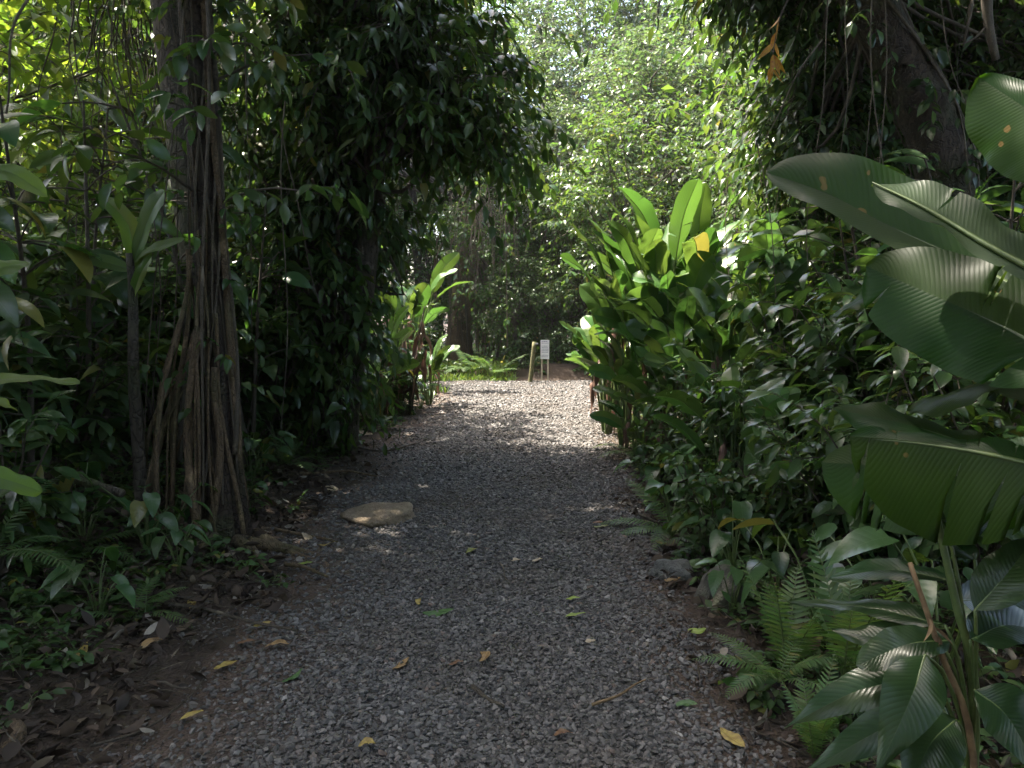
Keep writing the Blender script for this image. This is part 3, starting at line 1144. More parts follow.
def merge(A, B):
    A.v += B.v
    A.f += [f + A.n for f in B.f]
    A.uv += B.uv
    A.mi += B.mi
    A.n += B.n


def X(px, d):
    return (px - 512) / F * d


# ---- the vine-wrapped tree on the left
def left_tree():
    rg = np.random.default_rng(3)
    b = ground_px(218, 532)
    root = thing('forest_tree', b)
    tag(root, 'large fluted tree wrapped in vines and aerial roots beside the path', 'tree')
    n, k = 60, 40
    z = np.linspace(-.1, 7.0, n)
    an = np.arange(k) * 2 * math.pi / k
    rad = .104 - .004 * z + .10 * np.exp(-np.maximum(z, 0) / .5)
    lob = (.07 + .22 * np.exp(-np.maximum(z, 0) / .8))
    A = an[None] + .12 * np.sin(z * .8)[:, None]
    prof = 1 + lob[:, None] * (.6 * np.sin(5 * A + .5) + .4 * np.sin(9 * A + 2)) + .03 * np.sin(17 * A + 3 * z[:, None])
    cx = -.06 * z / 3 + .03 * np.sin(z * 1.1)
    cy_ = .04 * z + .02 * np.sin(z * 1.7)
    V = np.stack([cx[:, None] + rad[:, None] * prof * np.cos(an), cy_[:, None] + rad[:, None] * prof * np.sin(an), np.broadcast_to(z[:, None], (n, k))], -1)
    i = np.arange(n - 1)[:, None] * k
    j = np.arange(k)[None]
    Fq = np.stack([i + j, i + (j + 1) % k, i + k + (j + 1) % k, i + k + j], -1).reshape(-1, 4)
    Geo().add(V.reshape(-1, 3), Fq).build('trunk', M['vine_bark'], root)
    # aerial roots
    for q in range(18):
        a = rg.uniform(math.pi * .8, math.pi * 1.75)
        z0 = rg.uniform(.5, 2.1)
        o = rg.uniform(.18, .40) * (1.2 if math.cos(a) < 0 else .6)
        p0 = np.array([cx[int((z0 + .1) / 7.1 * 59)] + .115 * math.cos(a), .115 * math.sin(a), z0])
        p1 = np.array([math.cos(a) * (o * .75), math.sin(a) * o * .6, z0 * .55])
        p2 = np.array([math.cos(a + rg.uniform(-.2, .2)) * o, math.sin(a) * o * .9, -.12])
        r = rg.choice([.008, .011, .016, .026])
        g = Geo()
        tube(g, spline([p0, p1, p2], 16) + wob(16, .035, rg), np.linspace(r * .8, r * 1.1, 16), 8)
        g.build('aerial_root', M['root'], root)
    # vines strapped round the stem
    for q in range(11):
        a0 = rg.uniform(math.pi * .8, math.pi * 2.2)
        zz = np.linspace(rg.uniform(0, .6), rg.uniform(3.2, 6.5), 40)
        aa = a0 + rg.uniform(-.8, .8) * (zz - zz[0]) + .5 * np.sin(zz * rg.uniform(.8, 2) + q)
        rr = np.interp(zz, z, rad) * 1.04 + .012 + .012 * np.sin(zz * 3 + q)
        pts = np.stack([np.interp(zz, z, cx) + rr * np.cos(aa), np.interp(zz, z, cy_) + rr * np.sin(aa), zz], -1)
        g = Geo()
        r = rg.choice([.004, .006, .009, .02])
        tube(g, pts, r, 6)
        g.build('vine_strand', M['liana'] if q % 3 else M['root'], root)
    # surface roots running to the path
    for q, (a, L) in enumerate(((-.55, 1.0), (-.95, .8), (-.2, .75), (-1.3, .7), (-1.9, .7))):
        g = Geo()
        t = np.linspace(0, 1, 12)
        aa = a + .25 * np.sin(t * 4 + q)
        xx, yy = np.cos(aa) * (.25 + L * t), np.sin(aa) * (.25 + L * t)
        zz = h(xx + b[0], yy + b[1]) - b[2] + .03 * (1 - t) + .012 * np.sin(t * 9 + q)
        tube(g, np.stack([xx, yy, zz - .012 * t], -1), np.linspace(.045, .010, 12), 8)
        g.build('surface_root', M['root'], root)
    # low leafy branches, then the high crown above the picture
    gl, gb = crown(rg, (2.2, 2.0, 1.4), (-.5, .6, 6.6), 60, .8, 12, 8, .20, .42, (-.15, .25, 5.0), hang=.3, br=.06)
    rg2 = np.random.default_rng(77)
    for q in range(15):
        z0 = rg2.uniform(2.2, 4.2)
        a = rg2.uniform(-2.6, .6)
        L = rg2.uniform(.35, 1.1)
        p0 = np.array([np.interp(z0, z, cx), np.interp(z0, z, cy_), z0])
        d = np.array([math.cos(a), math.sin(a), rg2.uniform(-.1, .5)])
        pts = spline([p0, p0 + d * L * .5 + [0, 0, .05], p0 + d * L - [0, 0, .08 * L]], 6)
        tube(gb, pts, np.linspace(.012, .004, 6), 5, cap=False)
        ii = rg2.integers(2, 6, 5)
        D = rnd_dir(rg2, 5)
        D[:, 2] *= .4
        sprays(gl, gb, pts[ii], D + d * .5, rg2.uniform(.15, .4, 5), 4, .17, .45, rg2, .6, .25, .6, pf_ell, 5, tw=.003, hang=.3)
    zz = rg2.uniform(.9, 4.2, 34)
    aa = rg2.uniform(math.pi * .9, math.pi * 2.1, 34)
    O = np.stack([np.interp(zz, z, cx) + .15 * np.cos(aa), np.interp(zz, z, cy_) + .15 * np.sin(aa), zz], -1)
    sprays(gl, gb, O, np.stack([np.cos(aa), np.sin(aa), rg2.normal(0, .5, 34)], -1), rg2.uniform(.06, .22, 34), 4, .10, .5, rg2, .6, .25, .8, pf_hrt, 4, tw=.003, hang=.3)
    cr = gl.build('crown', M['mid'], root)
    gb.build('branches', M['twig'], cr)


left_tree()


# ---- dark tree hung with foliage, arching over the path
def dark_tree():
    rg = np.random.default_rng(14)
    d = 8.6
    b = np.array([X(335, d), d, 0.])
    b[2] = h(b[0], b[1]) - .05
    root = thing('forest_tree', b)
    tag(root, 'dark bushy tree with drooping leaves arching over the path from the left', 'tree')
    tg, top = trunk_geo(rg, 5.2, .17, .09, lean=(.35, .1))
    for q in range(4):
        a = rg.uniform(0, 6.28)
        tube(tg, spline([[math.cos(a) * .35, math.sin(a) * .3, -.1], [math.cos(a) * .25, math.sin(a) * .2, 1.6], [.15, .05, 3.6]], 10), np.linspace(.06, .04, 10), 7)
    tg.build('trunk', M['bark'], root)
    gb = Geo()
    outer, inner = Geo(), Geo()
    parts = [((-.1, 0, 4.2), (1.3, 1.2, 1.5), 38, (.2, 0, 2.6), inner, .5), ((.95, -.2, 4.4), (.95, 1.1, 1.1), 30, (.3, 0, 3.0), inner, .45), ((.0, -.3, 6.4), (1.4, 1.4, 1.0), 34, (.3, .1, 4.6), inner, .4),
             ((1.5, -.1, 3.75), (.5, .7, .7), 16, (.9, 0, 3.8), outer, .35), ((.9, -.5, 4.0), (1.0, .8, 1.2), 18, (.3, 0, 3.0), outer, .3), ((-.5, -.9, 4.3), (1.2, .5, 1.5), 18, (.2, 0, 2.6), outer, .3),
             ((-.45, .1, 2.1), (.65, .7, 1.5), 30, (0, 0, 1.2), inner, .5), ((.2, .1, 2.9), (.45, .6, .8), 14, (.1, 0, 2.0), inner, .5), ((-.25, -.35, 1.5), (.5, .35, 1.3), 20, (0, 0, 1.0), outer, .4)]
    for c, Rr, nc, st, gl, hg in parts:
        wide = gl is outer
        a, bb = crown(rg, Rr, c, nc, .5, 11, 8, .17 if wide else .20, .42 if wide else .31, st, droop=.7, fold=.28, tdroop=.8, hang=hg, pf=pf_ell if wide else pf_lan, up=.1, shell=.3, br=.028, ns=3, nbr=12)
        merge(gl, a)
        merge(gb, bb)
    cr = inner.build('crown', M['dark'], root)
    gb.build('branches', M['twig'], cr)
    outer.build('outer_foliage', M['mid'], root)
    cl, cs = Geo(), Geo()        # a second, large-leaved climber in the crown
    n = 70
    O = np.stack([rg.uniform(-1.3, 1.5, n), rg.uniform(-1.25, -.5, n), rg.uniform(.4, 5.2, n)], -1)
    O = O[(O[:, 2] > 3) | (O[:, 0] < .3)]
    D = rnd_dir(rg, len(O))
    D[:, 1] = -np.abs(D[:, 1])
    sprays(cl, cs, O, D, rg.uniform(.1, .45, len(O)), 4, .27, .46, rg, .7, .25, .7, pf_hrt, 5, hang=.35, tw=.004)
    c_ = cl.build('climbing_foliage', M['understory'], root)
    cs.build('foliage_twigs', M['liana'], c_)


dark_tree()


# ---- leaning dark trunk on the right, its crown hanging over the thicket
def leaning_tree():
    rg = np.random.default_rng(41)
    d = 7.2
    b = np.array([X(985, d), d, 0.])
    b[2] = h(b[0], b[1]) - .05
    root = thing('forest_tree', b)
    tag(root, 'dark leaning tree trunk above the big banana leaves, ringed by climbers', 'tree')
    cp = np.array([at(975, 395, d), at(958, 240, d), at(935, 140, d), at(905, 70, d), at(868, 0, d), at(825, -110, d), at(800, -260, d)]) - b
    cp[0] = [0, 0, -.1]
    pts = spline(cp, 40)
    g = Geo()
    tube(g, pts, np.linspace(.25, .19, 40) * (1 + .05 * np.sin(np.arange(40) * 1.3)), 16)
    g.build('trunk', M['vine_bark'], root)
    for q in range(12):
        a0 = rg.uniform(0, 6.28)
        t = np.linspace(.0, rg.uniform(.6, 1), 40)
        P = np.stack([np.interp(t, np.linspace(0, 1, 40), pts[:, k]) for k in range(3)], -1)
        rr = np.interp(t, [0, 1], [.30, .17]) + .02
        aa = a0 + 1.2 * np.sin(t * rg.uniform(2, 6) + q)
        P = P + np.stack([np.cos(aa) * rr, np.sin(aa) * rr, 0 * t], -1)
        g = Geo()
        tube(g, P, rg.uniform(.006, .018), 6)
        g.build('vine_strand', M['liana'], root)
    gl, gb = Geo(), Geo()
    n = 90
    ii = rg.integers(6, 34, n)
    D = rnd_dir(rg, n)
    D[:, 1] = -np.abs(D[:, 1])
    k_ = rg.uniform(0, 1, n) < np.where(ii < 18, 1, .45)
    sprays(gl, gb, (pts[ii] + D * .24)[k_], D[k_] - [0, 0, .3], rg.uniform(.1, .4, k_.sum()), 5, .16, .45, rg, .7, .25, .8, pf_ell, 3, hang=.4, tw=.003)
    for c, Rr, nc, st in ((at(815, 15, 8.8) - b, (.85, .8, 1.1), 46, pts[30]), (at(790, -90, 8.4) - b, (1.0, 1.0, .9), 36, pts[34]),
                          (at(815, 150, 8.8) - b, (.6, .7, .7), 24, pts[26]), (at(860, -225, 7) - b, (2.7, 2.3, 1.1), 84, pts[38]), (at(985, 20, 9.2) - b, (1.2, .8, 1.1), 40, pts[28])):
        a, bb = crown(rg, Rr, c, nc, .5, 11, 8, .19, .34, st, droop=.6, fold=.3, tdroop=.8, hang=.35, pf=pf_lan, up=.1, shell=.3, br=.022, ns=3, nbr=12)
        gl.v += a.v; gl.f += [f + gl.n for f in a.f]; gl.uv += a.uv; gl.mi += a.mi; gl.n += a.n
        gb.v += bb.v; gb.f += [f + gb.n for f in bb.f]; gb.uv += bb.uv; gb.mi += bb.mi; gb.n += bb.n
    cr = gl.build('crown', M['dark'], root)
    gb.build('branches', M['twig'], cr)


leaning_tree()


# ---- fig tree draped with roots at the end of the path
def fig_tree():
    rg = np.random.default_rng(52)
    d = 20.6
    b = np.array([X(458, d), d, 0.])
    b[2] = h(b[0], b[1]) - .1
    root = thing('forest_tree', b)
    tag(root, 'pale trunk curtained with hanging roots behind the sunlit grass', 'tree')
    tg, top = trunk_geo(rg, 7.0, .36, .24, lean=(.5, .2), k=20, lob=.16)
    tg.build('trunk', M['root'], root)
    for q in range(34):
        a = rg.uniform(3.0, 6.4)
        z0 = rg.uniform(2.6, 4.6)
        o = rg.uniform(.3, 1.0)
        x = math.cos(a) * o + .35
        y = math.sin(a) * o * .7
        g = Geo()
        e = rg.uniform(0, 1.6) if q % 3 else -.1
        pts = spline([[x * .5 + .1, y * .4, z0 + .4], [x, y, z0 - .3], [x * 1.05, y, (z0 + e) / 2], [x * 1.05 + rg.normal() * .1, y, e]], 14)
        tube(g, pts + wob(14, .03, rg), np.linspace(.022, .010, 14), 5)
        g.build('hanging_root', M['liana'] if q % 2 else M['root'], root)
    gl, gb = crown(rg, (1.3, 1.2, 1.2), (-3.4, 2.0, 7.5), 30, .7, 12, 8, .18, .42, (.4, .1, 4.6), hang=.4, br=.06)
    for c, nc in (((.85, .1, 5.0), 26), ((.3, .3, 5.6), 16)):
        a, bb = crown(rg, (.85, .6, .8), c, nc, .4, 9, 7, .14, .45, (.2, .1, 4.6), hang=.4, br=.03, nbr=8)
        merge(gl, a)
        merge(gb, bb)
    cr = gl.build('crown', M['mid'], root)
    gb.build('branches', M['twig'], cr)


fig_tree()


# ---- signboard and post
def sign():
    d = 17.0
    x0, x1 = X(540.6, d), X(549.2, d)
    base = np.array([(x0 + x1) / 2, d, float(h((x0 + x1) / 2, d))])
    zt, zb = at(545, 340, d)[2] - base[2], at(545, 359, d)[2] - base[2]
    W = (x1 - x0)
    root = thing('notice_sign', base, R(-4))
    tag(root, 'small white notice board with blue text on two pale stakes', 'sign')

    def box(g, lo, hi):
        lo, hi = np.array(lo), np.array(hi)
        V = np.array([[x, y, z] for z in (lo[2], hi[2]) for y in (lo[1], hi[1]) for x in (lo[0], hi[0])])
        g.add(V, np.array([[0, 2, 3, 1], [4, 5, 7, 6], [0, 1, 5, 4], [2, 6, 7, 3], [0, 4, 6, 2], [1, 3, 7, 5]]))
    g = Geo()
    box(g, (-W / 2, -.008, zb), (W / 2, .008, zt))
    bd = g.build('board', M['sign_face'], root, smooth=False)
    rg = np.random.default_rng(2)
    g = Geo()
    Hh = zt - zb
    for r in range(11):
        if r in (2, 8):
            continue
        z = zt - Hh * (.08 + r * .08)
        x = -W * .38
        while x < W * .3:
            ww = rg.uniform(.012, .03)
            box(g, (x, -.0105, z - .006), (min(x + ww, W * .4), -.0085, z + (.005 if r else .010)))
            x += ww + .007
    g.build('text', M['sign_ink'], bd, smooth=False)
    for sx in (-1, 1):
        g = Geo()
        box(g, (sx * W * .36 - .017, .0085, -.12), (sx * W * .36 + .017, .04, zb + .3))
        g.build('stake', M['stake'], root, smooth=False)
    # leaning post left of it
    d = 16.9
    p0 = at(530, 384, d)
    b = np.array([p0[0], d, float(h(p0[0], d))])
    root = thing('wooden_post', b)
    tag(root, 'weathered greenish wooden post leaning right beside the notice board', 'post')
    tp = at(534.5, 342, d) - b
    g = Geo()
    tube(g, spline([[-.01, 0, -.15], [tp[0] * .5, 0, tp[2] * .5], tp], 8), np.array([.047] * 8), 10)
    g.build('pole', M['post'], root)
    g = Geo()
    box(g, tp + [.02, -.05, -.05], tp + [.075, .0, -.02])
    g.build('bracket', M['metal'], root, smooth=False)


sign()


# ---- rocks
def rock(px, py, sx, sy, sz, mat, label, rz=0, seed=1, sink=.3, y_off=0):
    rg = np.random.default_rng(seed)
    import bmesh
    bm = bmesh.new()
    bmesh.ops.create_icosphere(bm, subdivisions=4, radius=1)
    fr = rg.normal(size=(7, 3)) * 1.3
    fp = rg.uniform(0, 6, 7)
    pn = unit(rg.normal(size=(9, 3)))
    pd = rg.uniform(.62, .95, 9)
    for v_ in bm.verts:
        p = np.array(v_.co)
        for nn, dd in zip(pn, pd):
            e = p @ nn - dd
            if e > 0:
                p = p - nn * e * .85
        p = p * (1 + sum(.05 * math.sin(f @ p * 2 + q) for f, q in zip(fr, fp)))
        p = p * (1 + .012 * math.sin(p[0] * 31) * math.sin(p[1] * 27 + p[2] * 23) + .02 * math.sin(p[0] * 11 + seed) * math.sin(p[1] * 13 + p[2] * 9))
        v_.co = p * np.array([sx, sy, sz])
    me = bpy.data.meshes.new('rock')
    bm.to_mesh(me)
    bm.free()
    for p in me.polygons:
        p.use_smooth = True
    me.materials.append(mat)
    o = bpy.data.objects.new('rock', me)
    COL.objects.link(o)
    g = ground_px(px, py)
    o.location = (g[0], g[1] + y_off, g[2] + sz * (1 - 2 * sink))
    o.rotation_euler = (0, 0, rz)
    tag(o, label, 'rock')
    return o


rock(384, 519, .28, .27, .09, M['tan_rock'], 'flat tan rock set in the left part of the gravel path', .2, 4, .32)
rock(676, 577, .15, .11, .08, M['grey_rock'], 'flat blue-grey rock lying at the right edge of the path', -.4, 6, .3)
rock(722, 606, .15, .17, .15, M['moss_rock'], 'upright mossy boulder at the right edge beside the ferns', .5, 9, .3)
#rock(742, 690, .14, .1, .07, M['grey_rock'], 'small dark rock half buried under ferns at right verge', 1.0, 12, .35)


# ---- logs, stumps and thin trunks on the left
def log_thing(name, pts, r0, r1, label, cat, mat='log', k=10, w=.02, seed=1):
    pts = np.asarray(pts, float)
    o = pts[0].copy()
    g = Geo()
    n = 18
    p = spline(pts - o, n) + wob(n, w, np.random.default_rng(seed))
    tube(g, p, np.linspace(r0, r1, n) * (1 + .06 * np.sin(np.arange(n) * 2.1 + seed)), k)
    ob = g.build(name, M[mat])
    ob.location = o
    return tag(ob, label, cat)


def gp(px, py, dz=0.):
    p = ground_px(px, py)
    p[2] += dz
    return p


def on(px, py, d):
    return at(px, py, d)


log_thing('fallen_log', [on(10, 462, 4.6), on(70, 477, 4.5), on(122, 490, 4.4)], .034, .026, 'thin fallen log lying across the dark undergrowth left of big tree', 'log')
log_thing('fallen_log', [on(25, 448, 5.6), on(75, 425, 5.6), on(130, 428, 5.7)], .045, .04, 'curved mossy fallen branch behind the thin log at left', 'log', seed=3)
log_thing('bent_root', [on(-15, 757, 2.65), on(8, 748, 2.62), on(18, 733, 2.65), on(8, 722, 2.75), on(-20, 722, 2.8)], .030, .026, 'thick curled greenish root in the bottom left corner', 'root', 'root', seed=5, w=.005)
# thin young trunk with large upright leaves
def thin_tree():
    d = 5.0
    b = np.array([X(134, d), d, 0.])
    b[2] = h(b[0], b[1]) - .05
    root = thing('young_tree', b)
    tag(root, 'thin straight young tree with long upright leaves left of big tree', 'tree')
    g = Geo()
    tube(g, spline([[0, 0, 0], at(135, 400, d) - b, at(136, 300, d) - b, at(132, 255, d) - b], 12) + wob(12, .01, rng), np.linspace(.045, .022, 12), 10)
    g.build('trunk', M['bark'], root)
    for (a, m, t, wd) in (((134, 262), (128, 225), (102, 196), .13), ((133, 262), (150, 215), (165, 190), .16), ((134, 268), (140, 262), (152, 252), .10),
                          ((132, 300), (140, 275), (152, 256), .09), ((132, 270), (105, 262), (88, 258), .10), ((134, 262), (150, 250), (186, 238), .07)):
        gl, gs = Geo(), Geo()
        off = rng.uniform(-.15, .1)
        big_leaf(gl, gs, [on(*a, d) - b, on(*m, d + off) - b, on(*t, d + off * 1.5) - b], wd * .5, wd * .5, (.35 * rng.normal(), -.8, .5), ns=16, nc=3, rib=.004, wav=.006)
        lf = gl.build('leaf', M['bright'], root)
        gs.build('midrib', M['green_stem'], lf)


thin_tree()

# ---- hanging vines
vr = np.random.default_rng(64)
VINES = [
    (505, -20, 505, 345, 17.6, .02, 60, .13, 'leafy pale vine hanging straight down left of the notice board', 'mid'),
    (205, -30, 212, 505, 4.95, .012, 0, .1, 'smooth brown vine hanging in front of the big fluted trunk', 'mid'),
    (185, -30, 160, 500, 5.1, .006, 0, .1, 'thin slack vine hanging close left of big fluted trunk', 'mid'),
    (176, 120, 172, 520, 5.2, .005, 0, .1, 'thin dark vine hanging lower left of big fluted trunk', 'mid'),
    (280, 120, 312, 300, 7.0, .007, 0, .1, 'pale wiry vine trailing across the dark bushy tree', 'mid'),
    (846, -20, 842, 160, 6.2, .004, 0, .1, 'thin straight vine hanging left of the leaning trunk', 'mid'),
    (822, 40, 775, 132, 6.0, .006, 0, .1, 'slack bare vine swinging left from the right-hand canopy', 'mid'),
    (156, -30, 158, 240, 5.6, .004, 0, .1, 'hair-thin vine hanging left of the big tree, upper part', 'mid'),
    (245, -30, 262, 330, 6.4, .006, 20, .12, 'sparsely leafed vine hanging right of big fluted trunk', 'mid'),
    (898, 320, 878, 440, 4.2, .006, 8, .1, 'thin upright vine under the big banana leaf', 'mid'),
    (40, -30, 12, 110, 4.6, .010, 0, .1, 'dark vine hanging in the upper left corner', 'mid'),
]
for (x0, y0, x1, y1, d, r, dens, LL, lab, lm) in VINES:
    p0, p1 = at(x0, y0, d), at(x1, y1, d)
    n = 26
    t = np.linspace(0, 1, n)[:, None]
    pts = p0 + (p1 - p0) * t + wob(n, .035, vr)
    o = leafy_vine('hanging_vine', pts, r, dens, LL, vr, lm)
    o['label'] = lab

for k in range(26):
    right = k % 2
    px = vr.uniform(690, 1010) if right else vr.uniform(5, 400)
    d = vr.uniform(5.0, 9.5)
    y0 = -40 if k % 3 else vr.uniform(60, 200)
    y1 = y0 + vr.uniform(150, 420)
    p0, p1 = at(px, y0, d), at(px + vr.normal() * 28, min(y1, 420), d)
    tt = np.linspace(0, 1, 26)[:, None]
    ph(leafy_vine('hanging_vine', p0 + (p1 - p0) * tt + wob(26, .05, vr), vr.uniform(.0025, .006), 0, .1, vr), 'thin bare vine hanging in the %s thicket' % ('right-hand' if right else 'left-hand'), 'bare vines of the thickets')

# tangle of dry strands hanging behind, upper left
def strand_curtain(px, d, wid, y0, y1, n, label, name='hanging_roots'):
    rg = np.random.default_rng(int(px))
    b = at(px, y0, d)
    root = thing(name, b)
    tag(root, label, 'hanging roots')
    g = Geo()
    for q in range(n):
        x = rg.normal(0, wid * .4)
        yy = rg.normal(0, .25)
        L = (y1 - y0) / F * d * rg.uniform(.35, 1.0)
        z0 = rg.uniform(-.1, .5)
        pts = spline([[x * .7, yy, z0], [x, yy, z0 - L * .4], [x + rg.normal() * .08, yy, z0 - L]], 12) + wob(12, .03, rg)
        tube(g, pts, np.linspace(.009, .004, 12), 4, cap=False)
    st = g.build('strands', M['liana'], root)
    gl = Geo()
    m = n // 4
    O = np.stack([rg.normal(0, wid * .45, m), rg.normal(0, .3, m), rg.uniform(-(y1 - y0) / F * d * .6, .5, m)], -1)
    sprays(gl, None, O, rnd_dir(rg, m), .3, 6, .12, .45, rg, .6, .2, .6, pf_ell, 3, hang=.4)
    gl.build('foliage', M['mid'], root)


strand_curtain(128, 7.5, .55, 30, 150, 40, 'brown curtain of hanging roots behind the upper left leaves')
strand_curtain(490, 18.4, 1.1, 205, 300, 50, 'brown curtain of hanging roots right of the pale trunk')


# ---- dead bracts and stalks at left of the path end
def dead_clump():
    rg = np.random.default_rng(71)
    d = 11.6
    b = np.array([X(402, d), d, 0.])
    b[2] = h(b[0], b[1])
    root = thing('dead_plant', b)
    tag(root, 'clump of withered pinkish brown leaves on dark stalks left of grass', 'dead plant')
    gs, gl = Geo(), Geo()
    for q in range(9):
        a = rg.uniform(0, 6.28)
        H = rg.uniform(.9, 1.75)
        tip = np.array([math.cos(a) * .35, math.sin(a) * .3, H])
        pts = spline([[math.cos(a) * .12, math.sin(a) * .1, 0], tip * [.6, .6, .55], tip], 8)
        tube(gs, pts, np.linspace(.018, .010, 8), 6)
        for k in range(6):
            p = pts[rg.integers(3, 8)]
            D = np.array([rg.normal() * .5, rg.normal() * .5, -1.2])
            L = rg.uniform(.25, .55)
            gl.add(*leaf_arr(p[None], D[None], rnd_dir(rg, 1), L, L * .22, rg.normal() * .9, rg.uniform(.5, 1.1), pf_lan, 7))
    gs.build('stalks', M['twig'], root)
    gl.build('leaves', M['dead'], root)


dead_clump()

# ---- orange dying leaves in the right-hand canopy
def orange_spray():
    d = 6.6
    b = at(776, 35, d)
    root = thing('dying_branch', b)
    tag(root, 'hanging twig with orange and yellow dying leaves, upper right', 'branch')
    rg = np.random.default_rng(9)
    g = Geo()
    pts = spline([[.2, .1, .45], [.05, 0, .2], [0, 0, 0], [-.03, 0, -.25]], 9)
    tube(g, pts, np.linspace(.008, .003, 9), 5)
    g.build('twig', M['twig'], root)
    gl = Geo()
    n = 10
    gl.add(*leaf_arr(pts[rg.integers(3, 9, n)], np.stack([rg.normal(0, .5, n), rg.normal(0, .5, n), np.full(n, -1.)], -1), rnd_dir(rg, n), rg.uniform(.14, .24, n), .05, rg.normal(0, .6, n), .4, pf_lan, 5))
    gl.build('foliage', flat_leaf_mat('orange_dying_leaf', (.40, .22, .03), (.30, .11, .03), .45), root)
    # bare pale twigs beside the thin trunk at the top right
    d = 6.8
    b = at(968, -30, d)
    root = thing('bare_branch', b)
    tag(root, 'bare pale forked branch hanging at the top right', 'branch')
    g = Geo()
    tube(g, np.array([at(976, -30, d), at(970, 15, d), at(963, 47, d)]) - b, [.02, .016, .006], 6)
    tube(g, spline(np.array([at(986, -30, d), at(988, 20, d), at(996, 60, d)]) - b, 8), np.linspace(.05, .03, 8), 7)
    tube(g, spline(np.array([at(985, 28, d), at(972, 40, d), at(953, 46, d)]) - b, 6), np.linspace(.012, .004, 6), 5)
    g.build('limb', M['liana'], root)


orange_spray()


# ---- banana plant at the right edge
def banana():
    base = np.array([2.25, 1.75, 0.])
    base[2] = h(base[0], base[1]) - .05
    root = thing('banana_plant', base)
    tag(root, 'banana plant reaching its huge leaves in from the right edge', 'banana plant')
    g = Geo()
    tube(g, spline([[0, 0, -.05], [.02, .02, .6], [-.02, .05, 1.25]], 12), np.linspace(.11, .06, 12), 14)
    g.build('pseudostem', M['green_stem'], root)
    crown_p = np.array([-.02, .05, 1.2])
    L = [
        # midrib pixels, wl, wr, N0, fl, fr, tears
        ([(1075, 320, 1.75), (980, 268, 1.95), (890, 226, 2.1), (828, 194, 2.2), (766, 172, 2.3)], .150, .085, (-.1, -.97, .05), .0, .8, 0),
        ([(1060, 286, 1.58), (985, 246, 1.70), (925, 210, 1.82), (872, 184, 1.93)], .035, .095, (.05, .72, -.65), .2, .0, 1),
        ([(1090, 378, 1.55), (1010, 330, 1.75), (935, 296, 1.9), (866, 266, 2.05)], .135, .150, (-.25, -.95, .05), .0, .05, 2),
        ([(1095, 160, 1.5), (1040, 118, 1.65), (980, 78, 1.8)], .045, .125, (-.25, -.85, -.45), .1, .1, 0),
        ([(1000, 455, 1.85), (920, 428, 1.98), (832, 408, 2.1)], .06, .055, (.1, -.35, .9), .3, -.3, 0),
        ([(1080, 476, 1.62), (1000, 455, 1.75), (920, 442, 1.88), (850, 436, 2.0)], .04, .24, (0, -.55, .8), .4, -1.0, 5),
        ([(1080, 395, 1.65), (990, 384, 1.85), (908, 412, 2.02)], .085, .07, (.1, -.4, .9), .2, -.3, 1),
        ([(905, 285, 2.25), (868, 296, 2.3), (832, 316, 2.36)], .045, .05, (0, -.4, .9), .2, .1, 0),
        ([(1070, 500, 1.75), (990, 480, 1.95), (905, 468, 2.15), (822, 462, 2.3)], .10, .20, (0, -.75, .6), .1, -.3, 5),
        ([(1060, 20, 2.2), (1100, -60, 2.3), (1180, -140, 2.5)], .16, .16, (-.1, -.7, .6), .2, .2, 0),
    ]
    for i, (mid, wl, wr, N0, fl, fr, te) in enumerate(L):
        pts = [at(*q) - base for q in mid]
        gl, gs = Geo(), Geo()
        big_leaf(gl, gs, pts, wl, wr, N0, None, fl, fr, ns=40, nc=7, wav=.010, curl=.3, rib=.008, rg=np.random.default_rng(200 + i), tears=te, flipr=i == 0)
        lf = gl.build('leaf', M['banana'], root)
        gs.build('midrib', M['green_stem'], lf)
        g = Geo()
        p0 = pts[0]
        tube(g, spline([crown_p, (crown_p + p0) / 2 + [0.02, 0, .06], p0, pts[0] + (pts[1] - pts[0]) * .15], 10), np.linspace(.025, .009, 10), 8, cap=False)
        g.build('petiole', M['green_stem'], root)


banana()


